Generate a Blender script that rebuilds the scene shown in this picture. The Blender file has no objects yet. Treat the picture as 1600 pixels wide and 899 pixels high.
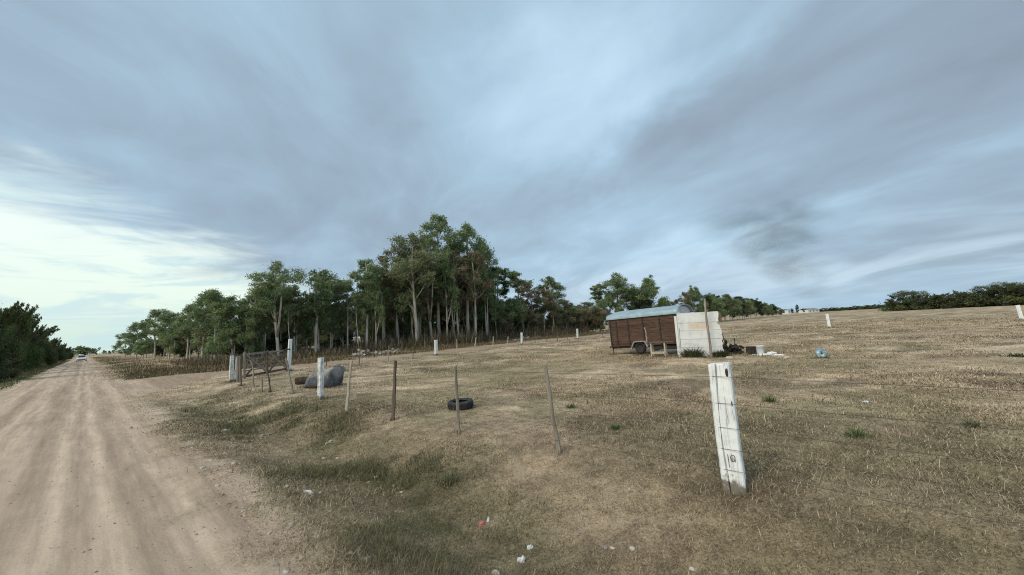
import bpy, bmesh, math, random
import numpy as np
from mathutils import Vector, Matrix, noise as mnoise

# ------------------------------------------------------------------ camera, sky, sun, exposure
SC = bpy.context.scene
COL = SC.collection
FOC, EYE, PITCH, ROLL = 650.0, 1.75, math.radians(5.62), math.radians(3.43)   # focal length in units of a 1600 wide frame
cam_data = bpy.data.cameras.new('camera')
cam_data.sensor_width = 36.0
cam_data.lens = 36.0 * FOC / 1600.0
cam_data.clip_start, cam_data.clip_end = 0.05, 9000.0
cam = bpy.data.objects.new('camera', cam_data)
COL.objects.link(cam)
CM = Matrix.Rotation(math.pi / 2 + PITCH, 4, 'X') @ Matrix.Rotation(-ROLL, 4, 'Z')
CM.translation = (0, 0, EYE)
cam.matrix_world = CM
SC.camera = cam
SC.view_settings.view_transform = 'Standard'
SC.view_settings.look = 'None'
SC.view_settings.exposure = 0.54
SC.view_settings.gamma = 1.0
SC.cycles.use_denoising = True
SC.cycles.denoising_prefilter = 'FAST'
SC.cycles.filter_width = 1.1
SC.cycles.max_bounces = 5
SC.cycles.diffuse_bounces = 3
SC.cycles.transparent_max_bounces = 6
SC.cycles.volume_bounces = 0

SUN_AZ, SUN_EL = math.radians(-138), math.radians(42)      # azimuth measured from +Y towards +X
world = bpy.data.worlds.new('World')
SC.world = world
world.use_nodes = True


class NT:
    """small helper to wire shader nodes"""
    def __init__(self, tree):
        self.t = tree
        self.t.nodes.clear()

    def n(self, typ, **kw):
        nd = self.t.nodes.new(typ)
        for k, v in kw.items():
            setattr(nd, k, v)
        return nd

    def l(self, a, b):
        self.t.links.new(a, b)

    def put(self, sock, v):
        if isinstance(v, bpy.types.NodeSocket):
            self.l(v, sock)
        else:
            sock.default_value = v

    def m(self, op, a, b=0.0, c=0.0, clamp=False):
        nd = self.n('ShaderNodeMath', operation=op, use_clamp=clamp)
        for s, v in zip(nd.inputs, (a, b, c)):
            self.put(s, v)
        return nd.outputs[0]

    def sstep(self, x, lo, hi, a=0.0, b=1.0):
        nd = self.n('ShaderNodeMapRange', interpolation_type='SMOOTHSTEP')
        self.put(nd.inputs[0], x)
        for i, v in enumerate((lo, hi, a, b)):
            self.put(nd.inputs[1 + i], v)
        return nd.outputs[0]

    def mix(self, f, a, b, blend='MIX'):
        nd = self.n('ShaderNodeMix', data_type='RGBA', blend_type=blend)
        self.put(nd.inputs[0], f)
        for s, v in ((nd.inputs[6], a), (nd.inputs[7], b)):
            self.put(s, v if isinstance(v, bpy.types.NodeSocket) else (*v, 1.0) if len(v) == 3 else v)
        return nd.outputs[2]

    def vec(self, x, y, z):
        nd = self.n('ShaderNodeCombineXYZ')
        for s, v in zip(nd.inputs, (x, y, z)):
            self.put(s, v)
        return nd.outputs[0]

    def noise(self, vec, scale, detail=3.0, rough=0.55, dist=0.0):
        nd = self.n('ShaderNodeTexNoise')
        if vec is not None:
            self.l(vec, nd.inputs['Vector'])
        nd.inputs['Scale'].default_value = scale
        nd.inputs['Detail'].default_value = detail
        nd.inputs['Roughness'].default_value = rough
        nd.inputs['Distortion'].default_value = dist
        return nd.outputs['Fac']

    def ramp(self, f, stops):
        nd = self.n('ShaderNodeValToRGB')
        self.put(nd.inputs[0], f)
        e = nd.color_ramp.elements
        while len(e) < len(stops):
            e.new(0.5)
        for el, (p, c) in zip(e, stops):
            el.position = p
            el.color = (*c, 1.0)
        return nd.outputs[0]


def build_sky():
    t = NT(world.node_tree)
    out = t.n('ShaderNodeOutputWorld')
    bg = t.n('ShaderNodeBackground')
    t.l(bg.outputs[0], out.inputs[0])
    bg.inputs['Strength'].default_value = 0.1
    sky = t.n('ShaderNodeTexSky', sky_type='NISHITA')
    sky.sun_disc = False
    sky.sun_elevation = SUN_EL
    sky.sun_rotation = SUN_AZ
    sky.dust_density = 2.0
    d = t.n('ShaderNodeTexCoord').outputs['Generated']
    sp = t.n('ShaderNodeSeparateXYZ')
    t.l(d, sp.inputs[0])
    x, y, z = sp.outputs
    zc = t.m('MAXIMUM', z, 0.0)
    zz = t.m('ADD', zc, 0.16)
    u = t.m('DIVIDE', x, zz)
    v = t.m('DIVIDE', y, zz)
    az = t.m('MULTIPLY', t.m('ARCTAN2', x, y), 180 / math.pi)
    el = t.m('MULTIPLY', t.m('ARCSINE', zc), 180 / math.pi)
    # streaked layer cloud on a flat plane overhead, streaks running away from the viewer
    warp = t.m('MULTIPLY', t.m('SUBTRACT', t.noise(t.vec(t.m('MULTIPLY', u, 0.5), t.m('MULTIPLY', v, 0.5), 1.0), 1.0, 2, 0.5, 0.0), 0.5), 0.8)
    u = t.m('ADD', u, warp)
    v = t.m('ADD', v, t.m('MULTIPLY', u, 0.35))
    p1 = t.vec(t.m('MULTIPLY', u, 1.0), t.m('MULTIPLY', v, 0.62), 0.3)
    p2 = t.vec(t.m('MULTIPLY', u, 0.62), t.m('MULTIPLY', v, 0.42), 4.7)
    p3 = t.vec(t.m('MULTIPLY', u, 2.8), t.m('MULTIPLY', v, 1.7), 9.1)
    n1 = t.noise(p1, 1.25, 6, 0.52, 0.55)
    n2 = t.noise(p2, 1.0, 4, 0.5, 0.3)
    n3 = t.noise(p3, 1.1, 7, 0.6, 0.8)
    f = t.m('ADD', t.m('MULTIPLY', n1, 0.38), t.m('ADD', t.m('MULTIPLY', n2, 0.34), t.m('MULTIPLY', n3, 0.16)))
    f = t.m('ADD', f, 0.06)
    # the broad heavier and thinner masses of the cloud sheet, by bearing and height above the horizon
    wv = t.vec(t.m('MULTIPLY', az, 0.05), t.m('MULTIPLY', el, 0.09), 3.0)
    waz = t.m('ADD', az, t.m('MULTIPLY', t.m('SUBTRACT', t.noise(wv, 1.0, 4, 0.55, 0.2), 0.5), 22.0))
    wv2 = t.vec(t.m('MULTIPLY', az, 0.045), t.m('MULTIPLY', el, 0.10), 8.0)
    wel = t.m('ADD', el, t.m('MULTIPLY', t.m('SUBTRACT', t.noise(wv2, 1.2, 5, 0.55, 0.2), 0.5), 9.0))
    for ca, ce, sa, se, sl, wt in ((-46, 22, 15, 5.0, -.05, -.12), (-20, 15.5, 18, 3.6, -.15, -.07), (23, 23, 15, 2.4, .30, -.13), (33, 15, 14, 4.2, .05, -.08), (53, 19, 10, 7.0, .2, -.15),
                                   (-17, 30, 4, 6.0, .6, -.06), (-50, 31, 10, 4.0, 0, -.07), (3, 29, 13, 6.0, .1, .10), (27, 28.5, 9, 1.7, .32, .09), (38, 10.3, 16, 1.5, .10, .10), (-39, 18.6, 6, 1.2, -.1, .06), (8, 13, 16, 2.2, 0, .05)):
        da = t.m('DIVIDE', t.m('SUBTRACT', waz, ca), sa)
        de = t.m('DIVIDE', t.m('SUBTRACT', t.m('SUBTRACT', wel, ce), t.m('MULTIPLY', t.m('SUBTRACT', waz, ca), sl)), se)
        g = t.m('EXPONENT', t.m('MULTIPLY', t.m('ADD', t.m('MULTIPLY', da, da), t.m('MULTIPLY', de, de)), -0.5))
        f = t.m('ADD', f, t.m('MULTIPLY', g, wt))
    cloud = t.ramp(f, [(0.28, (0.245, 0.302, 0.372)), (0.42, (0.312, 0.412, 0.510)), (0.54, (0.385, 0.545, 0.680)),
                       (0.64, (0.51, 0.70, 0.85)), (0.80, (0.60, 0.76, 0.92))])
    # low band of paler sky along the horizon
    band = t.m('MULTIPLY', t.sstep(el, 13, 2), t.sstep(n1, 0.40, 0.62))
    cloud = t.mix(t.m('MULTIPLY', band, 0.65), cloud, (0.60, 0.73, 0.84))
    cloud = t.mix(t.sstep(el, 5.0, 0.5, 0.0, 0.55), cloud, (0.40, 0.56, 0.70))
    # the bright break in the cloud low on the left
    el0 = t.m('ADD', 17.0, t.m('MULTIPLY', t.m('ADD', az, 51.0), -0.37))
    wob = t.m('MULTIPLY', t.m('SUBTRACT', t.noise(t.vec(t.m('MULTIPLY', az, 0.030), t.m('MULTIPLY', el, 0.16), 2.0), 2.3, 6, 0.58, 0.6), 0.5), 12.0)
    gap = t.m('SUBTRACT', t.m('ADD', el0, wob), el)
    side = t.sstep(az, -18, -34)
    hole = t.m('MULTIPLY', t.sstep(gap, -1.8, 5.0), side)
    glow = t.ramp(t.sstep(el, 0.5, 12), [(0.0, (0.62, 0.79, 0.72)), (0.35, (0.78, 0.90, 0.80)), (0.75, (0.82, 0.94, 0.84)), (1.0, (0.84, 0.95, 0.89))])
    thin = t.noise(t.vec(t.m('MULTIPLY', az, 0.045), t.m('MULTIPLY', el, 0.30), 6.0), 1.7, 7, 0.62, 0.9)
    glow = t.mix(t.sstep(thin, 0.47, 0.64, 0.0, 0.75), glow, (0.56, 0.74, 0.78))
    cloud = t.mix(hole, cloud, glow)
    sc = t.n('ShaderNodeVectorMath', operation='SCALE')
    t.l(cloud, sc.inputs[0])
    sc.inputs['Scale'].default_value = 7.6
    col = t.mix(0.94, sky.outputs[0], sc.outputs[0])
    t.l(col, bg.inputs['Color'])


build_sky()
sun_data = bpy.data.lights.new('sun', 'SUN')
sun_data.energy = 1.5
sun_data.angle = math.radians(28)
sun_data.color = (1.0, 0.87, 0.70)
sun = bpy.data.objects.new('sun', sun_data)
COL.objects.link(sun)
sdir = Vector((math.sin(SUN_AZ) * math.cos(SUN_EL), math.cos(SUN_AZ) * math.cos(SUN_EL), math.sin(SUN_EL)))
sun.rotation_euler = sdir.to_track_quat('Z', 'Y').to_euler()

# ------------------------------------------------------------------ helpers
rng = np.random.default_rng(7)
random.seed(7)
NV = np.array([0.697, 0.717])          # unit vector across the road, towards the field
TV = np.array([-0.717, 0.697])         # unit vector along the road, away from the viewer
RM = np.array(CM.to_3x3())


def hash2(ix, iy, seed):
    h = (ix * 374761393 + iy * 668265263 + seed * 974634777) & 0xFFFFFFFF
    h = ((h ^ (h >> 13)) * 1274126177) & 0xFFFFFFFF
    return ((h ^ (h >> 16)) & 0xFFFFFF) / float(0xFFFFFF)


def vnoise(x, y, seed=0):
    x, y = np.asarray(x, float), np.asarray(y, float)
    ix, iy = np.floor(x).astype(np.int64), np.floor(y).astype(np.int64)
    fx, fy = x - ix, y - iy
    fx, fy = fx * fx * (3 - 2 * fx), fy * fy * (3 - 2 * fy)
    a, b = hash2(ix, iy, seed), hash2(ix + 1, iy, seed)
    c, e = hash2(ix, iy + 1, seed), hash2(ix + 1, iy + 1, seed)
    return (a * (1 - fx) + b * fx) * (1 - fy) + (c * (1 - fx) + e * fx) * fy


def fbm(x, y, seed=0, oct=4, gain=0.5):
    s, a, tot = 0.0, 1.0, 0.0
    for k in range(oct):
        s = s + a * vnoise(np.asarray(x) * 2 ** k + 17.3 * k, np.asarray(y) * 2 ** k - 9.1 * k, seed + k)
        tot += a
        a *= gain
    return s / tot


def smooth(x, lo, hi):
    q = np.clip((np.asarray(x, float) - lo) / (hi - lo), 0, 1)
    return q * q * (3 - 2 * q)


def nt(x, y):
    return x * NV[0] + y * NV[1], x * TV[0] + y * TV[1]


def xy(n, t):
    return n * NV[0] + t * TV[0], n * NV[1] + t * TV[1]


def road_mask(x, y):
    """1 on the bare dirt of the road and of the track, 0 on the grass"""
    n, t = nt(x, y)
    w = (fbm(x * 1.1, y * 1.1, 11, 5, .6) - 0.5) * 2.2 + (fbm(x * 0.18, y * 0.18, 12, 3) - 0.5) * 1.2
    r = smooth(n + w * 0.9, 1.75, 0.65) * smooth(n + w * 0.7, -3.7, -2.9)
    return np.maximum(r, track_mask(x, y))


def track_mid(n):
    return 33.2 - 1.6 * smooth(n, 2, 14) + 2.6 * smooth(n, 14, 40)


def track_mask(x, y):
    n, t = nt(x, y)
    w = (fbm(x * 0.5, y * 0.5, 13, 4) - 0.5)
    half = 1.9 + 6.0 * smooth(n, 6.5, 1.0)
    d = np.abs(t - track_mid(n) + 3.0 * smooth(n, 6.5, 1.0)) - half
    return smooth(d + w * 1.6, 0.9, -0.3) * smooth(n, -1, 1.2) * smooth(n, 150, 60)


def height(x, y):
    n, t = nt(x, y)
    g = road_flat(n)
    h = (fbm(x * 0.25, y * 0.25, 21, 3) - 0.5) * 0.16 + (fbm(x * 1.6, y * 1.6, 22, 3) - 0.5) * 0.07
    h = h * (1 - 0.93 * g)
    ditch = np.exp(-((n - 2.75) / 0.85) ** 2) * smooth(t, 24, 13) * 0.24
    ditchl = np.exp(-((n + 5.0) / 0.9) ** 2) * 0.18
    h = h - ditch - ditchl + 0.10 * smooth(n, 3.6, 5.0) * smooth(n, 11, 6) * smooth(t, 30, 15)
    h = h + (np.cos((n + 0.95) * 1.53) * 0.025 + ruts(n, x, y)) * g
    return h


def road_flat(n):
    return smooth(n, 1.6, 0.7) * smooth(n, -3.6, -2.7)


def ruts(n, x, y):
    return 0.022 * (vnoise(n * 2.1 + 0.3 * vnoise(x * 0.2, y * 0.2, 3), 0 * n, 31) - 0.5) + 0.006 * (fbm(n * 3.0, nt(x, y)[1] * .5, 33, 3) - 0.5)


def ray(px, py):
    v = RM @ np.array([(px - 800) / FOC, -(py - 449.5) / FOC, -1.0])
    return v / np.linalg.norm(v)


def G(px, py):
    """the point of the ground seen at a spot of the photograph"""
    v = ray(px, py)
    h = 0.0
    for _ in range(14):
        s = (h - EYE) / min(v[2], -1e-4)
        h = float(height(v[0] * s, v[1] * s))
    return Vector((v[0] * s, v[1] * s, h))


def top_at(base, px, py):
    """the point straight across from a base point (same distance ahead) that is seen at a spot of the photograph"""
    v = ray(px, py)
    b = np.array([base.x, base.y])
    f = b / np.linalg.norm(b)
    s = np.linalg.norm(b) / (v[:2] @ f)
    return Vector((v[0] * s, v[1] * s, EYE + v[2] * s))


def horizon_y(px):
    return 449.5 + FOC * math.tan(PITCH) / math.cos(ROLL) - math.tan(ROLL) * (px - 800)


def at_depth(px, d):
    """ground point in the direction of a column of the photograph, d metres ahead"""
    v = ray(px, horizon_y(px))
    s = d / v[1]
    x, y = v[0] * s, v[1] * s
    return Vector((x, y, float(height(x, y))))


def at_t(px, t):
    v = ray(px, horizon_y(px))
    s = t / (v[0] * TV[0] + v[1] * TV[1])
    x, y = v[0] * s, v[1] * s
    return Vector((x, y, float(height(x, y))))


def at_n(px, n):
    v = ray(px, horizon_y(px))
    s = n / (v[0] * NV[0] + v[1] * NV[1])
    x, y = v[0] * s, v[1] * s
    return Vector((x, y, float(height(x, y))))


def project(p):
    q = RM.T @ (np.array(p) - np.array([0, 0, EYE]))
    return 800 + FOC * q[0] / -q[2], 449.5 - FOC * q[1] / -q[2]


# ---- materials
def material(name, rough=0.85, spec=0.25):
    m = bpy.data.materials.new(name)
    m.use_nodes = True
    t = NT(m.node_tree)
    out = t.n('ShaderNodeOutputMaterial')
    b = t.n('ShaderNodeBsdfPrincipled')
    t.l(b.outputs[0], out.inputs[0])
    b.inputs['Roughness'].default_value = rough
    b.inputs['Specular IOR Level'].default_value = spec
    return m, t, b


def bump(t, b, f, strength, dist):
    nd = t.n('ShaderNodeBump')
    nd.inputs['Strength'].default_value = strength
    nd.inputs['Distance'].default_value = dist
    t.l(f, nd.inputs['Height'])
    t.l(nd.outputs[0], b.inputs['Normal'])


def noisy(name, stops, scale=6.0, stretch=(1, 1, 1), detail=5, rough=0.85, spec=0.25, bmp=0.0, dist=0.01, metal=0.0):
    """a surface whose colour wanders between stops, with grain along the stretched axis"""
    m, t, b = material(name, rough, spec)
    co = t.n('ShaderNodeTexCoord').outputs['Object']
    mp = t.n('ShaderNodeMapping')
    mp.inputs['Scale'].default_value = stretch
    t.l(co, mp.inputs[0])
    f = t.noise(mp.outputs[0], scale, detail, 0.6, 0.2)
    t.l(t.ramp(f, stops), b.inputs['Base Color'])
    b.inputs['Metallic'].default_value = metal
    if bmp:
        bump(t, b, f, bmp, dist)
    return m


def attr_mat(name, rough=0.9, spec=0.15, trans=0.0):
    m, t, b = material(name, rough, spec)
    a = t.n('ShaderNodeAttribute', attribute_name='Col')
    t.l(a.outputs['Color'], b.inputs['Base Color'])
    if trans:
        tr = t.n('ShaderNodeBsdfTranslucent')
        t.l(a.outputs['Color'], tr.inputs['Color'])
        mx = t.n('ShaderNodeMixShader')
        mx.inputs[0].default_value = trans
        t.l(b.outputs[0], mx.inputs[1])
        t.l(tr.outputs[0], mx.inputs[2])
        t.l(mx.outputs[0], t.t.nodes['Material Output'].inputs[0])
    return m


# ---- objects
def tag(o, label=None, cat=None, group=None, kind=None):
    for k, v in (('label', label), ('category', cat), ('group', group), ('kind', kind)):
        if v:
            o[k] = v
    return o


def empty(name, loc, rot=(0, 0, 0), label=None, cat=None, group=None):
    o = bpy.data.objects.new(name, None)
    o.empty_display_size = 0.2
    COL.objects.link(o)
    o.location = loc
    o.rotation_euler = rot
    return tag(o, label, cat, group)


def link(name, me, mat, parent=None, loc=None):
    o = bpy.data.objects.new(name, me)
    COL.objects.link(o)
    if mat:
        me.materials.append(mat)
    if parent:
        o.parent = parent
    if loc is not None:
        o.location = loc
    return o


def from_bm(name, bm, mat, parent=None, loc=None, smoothed=False):
    me = bpy.data.meshes.new(name)
    bm.normal_update()
    bm.to_mesh(me)
    bm.free()
    if smoothed:
        me.polygons.foreach_set('use_smooth', [True] * len(me.polygons))
    return link(name, me, mat, parent, loc)


def np_mesh(name, co, faces_n, loops, colors=None, smoothed=False):
    """mesh straight from arrays; faces_n = vertices per face"""
    me = bpy.data.meshes.new(name)
    me.vertices.add(len(co))
    me.vertices.foreach_set('co', np.ascontiguousarray(co, np.float32).ravel())
    me.loops.add(len(loops))
    me.loops.foreach_set('vertex_index', np.ascontiguousarray(loops, np.int32))
    me.polygons.add(len(faces_n))
    starts = np.concatenate([[0], np.cumsum(faces_n)[:-1]]).astype(np.int32)
    me.polygons.foreach_set('loop_start', starts)
    me.polygons.foreach_set('loop_total', np.ascontiguousarray(faces_n, np.int32))
    if smoothed:
        me.polygons.foreach_set('use_smooth', np.ones(len(faces_n), bool))
    if colors is not None:
        a = me.color_attributes.new('Col', 'FLOAT_COLOR', 'POINT')
        c = np.ones((len(co), 4), np.float32)
        c[:, :np.shape(colors)[1]] = colors
        a.data.foreach_set('color', c.ravel())
    me.update()
    me.validate()
    return me


def add_box(bm, c, s, rot=None, bev=0.0, jit=0.0):
    """box of size s centred at c"""
    M = Matrix.Translation(c) @ (rot.to_4x4() if rot is not None else Matrix()) @ Matrix.Diagonal((*s, 1))
    r = bmesh.ops.create_cube(bm, size=1.0, matrix=M)
    vs = r['verts']
    if jit:
        for v in vs:
            v.co += Vector((random.uniform(-jit, jit), random.uniform(-jit, jit), random.uniform(-jit, jit)))
    if bev:
        es = list({e for v in vs for e in v.link_edges})
        bmesh.ops.bevel(bm, geom=es, offset=bev, segments=2, affect='EDGES', profile=0.6)


def add_tube(bm, pts, rad, seg=8, cap=True):
    """tube along points with a radius per point"""
    pts = [Vector(p) for p in pts]
    rings = []
    for i, p in enumerate(pts):
        d = (pts[min(i + 1, len(pts) - 1)] - pts[max(i - 1, 0)]).normalized()
        a = d.orthogonal().normalized() if i == 0 else (a - d * a.dot(d)).normalized()
        b = d.cross(a)
        r = rad[i] if hasattr(rad, '__len__') else rad
        rings.append([bm.verts.new(p + (a * math.cos(2 * math.pi * k / seg) + b * math.sin(2 * math.pi * k / seg)) * r) for k in range(seg)])
    for r0, r1 in zip(rings, rings[1:]):
        for k in range(seg):
            bm.faces.new((r0[k], r0[(k + 1) % seg], r1[(k + 1) % seg], r1[k]))
    if cap:
        bm.faces.new(rings[0][::-1])
        bm.faces.new(rings[-1])


def add_lathe(bm, prof, seg=24, M=Matrix()):
    """closed ring profile (r, z) spun about z; profile closes on itself"""
    rings = [[bm.verts.new(M @ Vector((r * math.cos(2 * math.pi * k / seg), r * math.sin(2 * math.pi * k / seg), z))) for k in range(seg)] for r, z in prof]
    for i in range(len(prof)):
        a, b = rings[i], rings[(i + 1) % len(prof)]
        for k in range(seg):
            bm.faces.new((a[k], a[(k + 1) % seg], b[(k + 1) % seg], b[k]))


def copy_tree(o, loc, rz=0.0, scale=1.0, label=None, group=None, cat=None):
    c = o.copy()
    COL.objects.link(c)
    c.location = loc
    c.rotation_euler = (0, 0, rz)
    c.scale = scale if hasattr(scale, '__len__') else (scale, scale, scale)
    for ch in o.children:
        k = ch.copy()
        COL.objects.link(k)
        k.parent = c
    return tag(c, label, cat, group)


# ------------------------------------------------------------------ ground colours
def lerp(a, b, f):
    return a * (1 - f[:, None]) + b * f[:, None]


C = lambda *v: np.array(v, float)
STRAW, TAN, BROWN, OLIVE, GREEN, DIRT, DIRT2 = C(.62, .50, .35), C(.405, .312, .212), C(.175, .132, .090), C(.205, .182, .098), C(.125, .132, .066), C(.53, .415, .312), C(.305, .228, .168)


def green_mask(x, y):
    n, t = nt(x, y)
    w = fbm(x * 1.1, y * 1.1, 41, 5, 0.6)
    d = smooth(np.abs(n - 2.9 + (fbm(x * .3, y * .3, 44, 2) - .5) * 1.6), 1.5, 0.3) * smooth(t, 23, 17) * smooth(t, 1.8, 3.4)
    near_gate = np.exp(-(((n - 3.6) / 1.3) ** 2 + ((t - 14.5) / 5.0) ** 2))
    g = np.clip(d * smooth(w, 0.40, 0.60) + near_gate * smooth(w, 0.34, 0.58), 0, 1)
    across = smooth(t, 36.5, 38.5) * smooth(n, 1.6, 3) * smooth(t, 60, 46)
    g = np.maximum(g, across * smooth(w, 0.35, 0.6) * 0.8)
    left = smooth(n, -3.3, -4.2)
    g = np.maximum(g, left * smooth(w, 0.25, 0.5))
    return g


def ground_color(x, y):
    x, y = np.asarray(x, float), np.asarray(y, float)
    r = np.hypot(x, y)
    n, t = nt(x, y)
    a = fbm(x * 0.22, y * 0.22, 51, 4)
    b = fbm(x * 1.3, y * 1.3, 52, 4)
    c = fbm(x * 0.05 + 7, y * 0.05, 53, 3)
    col = lerp(TAN + 0 * x[:, None], STRAW, smooth(b * 0.6 + a * 0.4, 0.46, 0.66) * 0.85)
    col = lerp(col, BROWN, smooth(fbm(x * 0.8, y * 0.8, 54, 4), 0.52, 0.70) * 0.75)
    col = lerp(col, OLIVE, smooth(fbm(x * 0.35, y * 0.35, 55, 4) * 0.7 + c * 0.3, 0.46, 0.62) * 0.65)
    col = lerp(col, STRAW * C(1.02, .9, .82), smooth(c, 0.5, 0.7) * 0.35 * smooth(r, 8, 25))
    near = smooth(n, 8.5, 3.0) * smooth(n, 1.0, 2.2) * smooth(t, 26, 12)
    col = lerp(col, BROWN * 0.95, near * 0.35)
    col = lerp(col, GREEN, green_mask(x, y) * 0.42)
    d = road_mask(x, y)
    nn = n + 0.22 * (fbm(t * 0.13, n * 0.1, 64, 3) - 0.5) + 0.04 * (fbm(n * 1.5, t * .4, 65, 3) - 0.5)
    band = vnoise(nn * 1.9, t * 0.03, 61) * 0.55 + vnoise(nn * 4.2, t * 0.07, 62) * 0.45
    speck = fbm(n * 2.2, t * .3, 63, 4)
    dc = lerp(DIRT + 0 * x[:, None], DIRT2, np.clip(smooth(band, 0.28, 0.74) * 0.72 + smooth(nn, -0.4, -1.0) * smooth(nn, -2.3, -1.7) * 0.25 + smooth(speck, 0.52, 0.72) * 0.14 - 0.05, 0, 1))
    tyre = sum(w_ * np.exp(-((nn - c_) / s_) ** 2) for c_, s_, w_ in ((-.24, .12, 1.0), (.16, .12, 1.0), (.80, .2, .7), (-1.35, .14, .6), (-2.05, .16, .8), (-2.6, .14, .8)))
    dc = lerp(dc, DIRT * 1.08 + 0 * x[:, None], np.clip(tyre * (0.45 + 0.7 * fbm(n * 1.2, t * .18, 66, 3)), 0, 0.9))
    trk = track_mask(x, y) * smooth(n, 1.2, 3)
    dc = lerp(dc, DIRT2 * C(1.02, 1.0, .98), trk * 0.75)
    return lerp(col, dc, d)


def with_mask(x, y):
    return np.concatenate([ground_color(x, y), road_mask(x, y)[:, None]], 1)


def ground_material(name, road):
    m, t, b = material(name, 0.95, 0.1)
    at_ = t.n('ShaderNodeAttribute', attribute_name='Col')
    a = at_.outputs['Color']
    bare = at_.outputs['Alpha']
    co = t.n('ShaderNodeTexCoord').outputs['Object']
    mp = t.n('ShaderNodeMapping')
    mp.inputs['Rotation'].default_value = (0, 0, math.radians(-45.8))
    t.l(co, mp.inputs[0])                         # turned first, so that y runs along the road, then stretched
    turned = mp.outputs[0]
    ms = t.n('ShaderNodeMapping')
    ms.inputs['Scale'].default_value = (1.0, 0.30 if road else 0.9, 1.0)
    t.l(turned, ms.inputs[0])
    v = ms.outputs[0]
    f1 = t.noise(v, 5.0, 6, 0.68, 0.4)
    f2 = t.noise(co, 45.0, 4, 0.7)
    f3 = t.noise(v, 0.9, 5, 0.62, 0.3)
    k = t.m('ADD', t.m('MULTIPLY', f1, 0.9), t.m('ADD', t.m('MULTIPLY', f2, 0.95), t.m('MULTIPLY', f3, 0.55)))
    mp2 = t.n('ShaderNodeMapping')
    mp2.inputs['Scale'].default_value = (1.0, 0.05, 1.0)
    t.l(turned, mp2.inputs[0])
    f4 = t.noise(mp2.outputs[0], 6.5, 5, 0.65, 0.0)
    streak = t.m('ADD', 1.0, t.m('MULTIPLY', bare, t.m('MULTIPLY', t.m('SUBTRACT', f4, 0.5), 1.1)))
    lo, hi = t.m('ADD', 0.36, t.m('MULTIPLY', bare, 0.47)), t.m('SUBTRACT', 1.60, t.m('MULTIPLY', bare, 0.42))
    k = t.m('MULTIPLY', t.sstep(k, 0.80, 1.62, lo, hi), streak)
    g = t.vec(k, k, k)
    t.l(t.mix(1.0, a, g, 'MULTIPLY'), b.inputs['Base Color'])
    bump(t, b, t.m('ADD', t.m('MULTIPLY', f1, t.m('SUBTRACT', 0.6, t.m('MULTIPLY', bare, 0.53))), t.m('MULTIPLY', f2, 0.35)), 0.7, 0.03)
    return m


MAT_GROUND = ground_material('dry_pasture', False)
MAT_ROAD = ground_material('packed_dirt', True)


def ground_sheet():
    na, nr = 720, 330
    rad = 0.4 * (5200 / 0.4) ** (np.linspace(0, 1, nr))
    # finer ahead of the viewer than behind
    q = np.linspace(-1, 1, na + 1)[:-1]
    ang = math.pi * (0.45 * q + 0.55 * q ** 3)
    R, A = np.meshgrid(rad, ang, indexing='ij')
    X, Y = (R * np.sin(A)).ravel(), (R * np.cos(A)).ravel()
    Z = height(X, Y) * smooth(R.ravel(), 900, 300)
    n, t = nt(X, Y)
    cut = smooth(n, 0.85, 0.45) * smooth(n, -2.85, -2.45) * smooth(t, 900, 700) * smooth(t, -70, -55)
    Z = Z - 0.035 * cut
    w = track_width(n)
    tc = track_mid(n) - 3.0 * smooth(n, 6.5, 1.0)
    tcut = smooth(np.abs(t - tc), w - 0.3, w - 0.8) * smooth(n, 1.6, 2.2) * smooth(n, 80, 76)
    Z = Z - 0.06 * tcut
    co = np.stack([X, Y, Z], 1)
    co = np.vstack([co, [[0, 0, float(height(0.0, 0.0)) - 0.06]]])
    i, j = np.meshgrid(np.arange(nr - 1), np.arange(na), indexing='ij')
    j2 = (j + 1) % na
    f = np.stack([i * na + j, i * na + j2, (i + 1) * na + j2, (i + 1) * na + j], -1).reshape(-1, 4)
    jj = np.arange(na)
    tri = np.stack([np.full(na, len(co) - 1), (jj + 1) % na, jj], -1)
    loops = np.concatenate([f.ravel(), tri.ravel()])
    fn = np.concatenate([np.full(len(f), 4), np.full(na, 3)])
    colr = with_mask(co[:, 0], co[:, 1])
    me = np_mesh('ground', co, fn, loops, colr, True)
    return tag(link('ground', me, MAT_GROUND), kind='structure')


def track_width(n):
    return 1.75 + 5.4 * smooth(n, 6.5, 1.0)


def strip(name, us, vs, fx, mat):
    """a sheet over parameters u (along) and v (across)"""
    U, V = np.meshgrid(us, vs, indexing='ij')
    X, Y, dz = fx(U.ravel(), V.ravel())
    co = np.stack([X, Y, height(X, Y) + dz], 1)
    nv = len(vs)
    i, j = np.meshgrid(np.arange(len(us) - 1), np.arange(nv - 1), indexing='ij')
    f = np.stack([i * nv + j, i * nv + j + 1, (i + 1) * nv + j + 1, (i + 1) * nv + j], -1).reshape(-1, 4)
    me = np_mesh(name, co, np.full(len(f), 4), f.ravel(), with_mask(X, Y), True)
    bm = bmesh.new()
    bm.from_mesh(me)
    bmesh.ops.recalc_face_normals(bm, faces=bm.faces)
    if sum(fc.normal.z for fc in list(bm.faces)[:50]) < 0:
        bmesh.ops.reverse_faces(bm, faces=bm.faces)
    bm.to_mesh(me)
    bm.free()
    return tag(link(name, me, mat), kind='structure')


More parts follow.
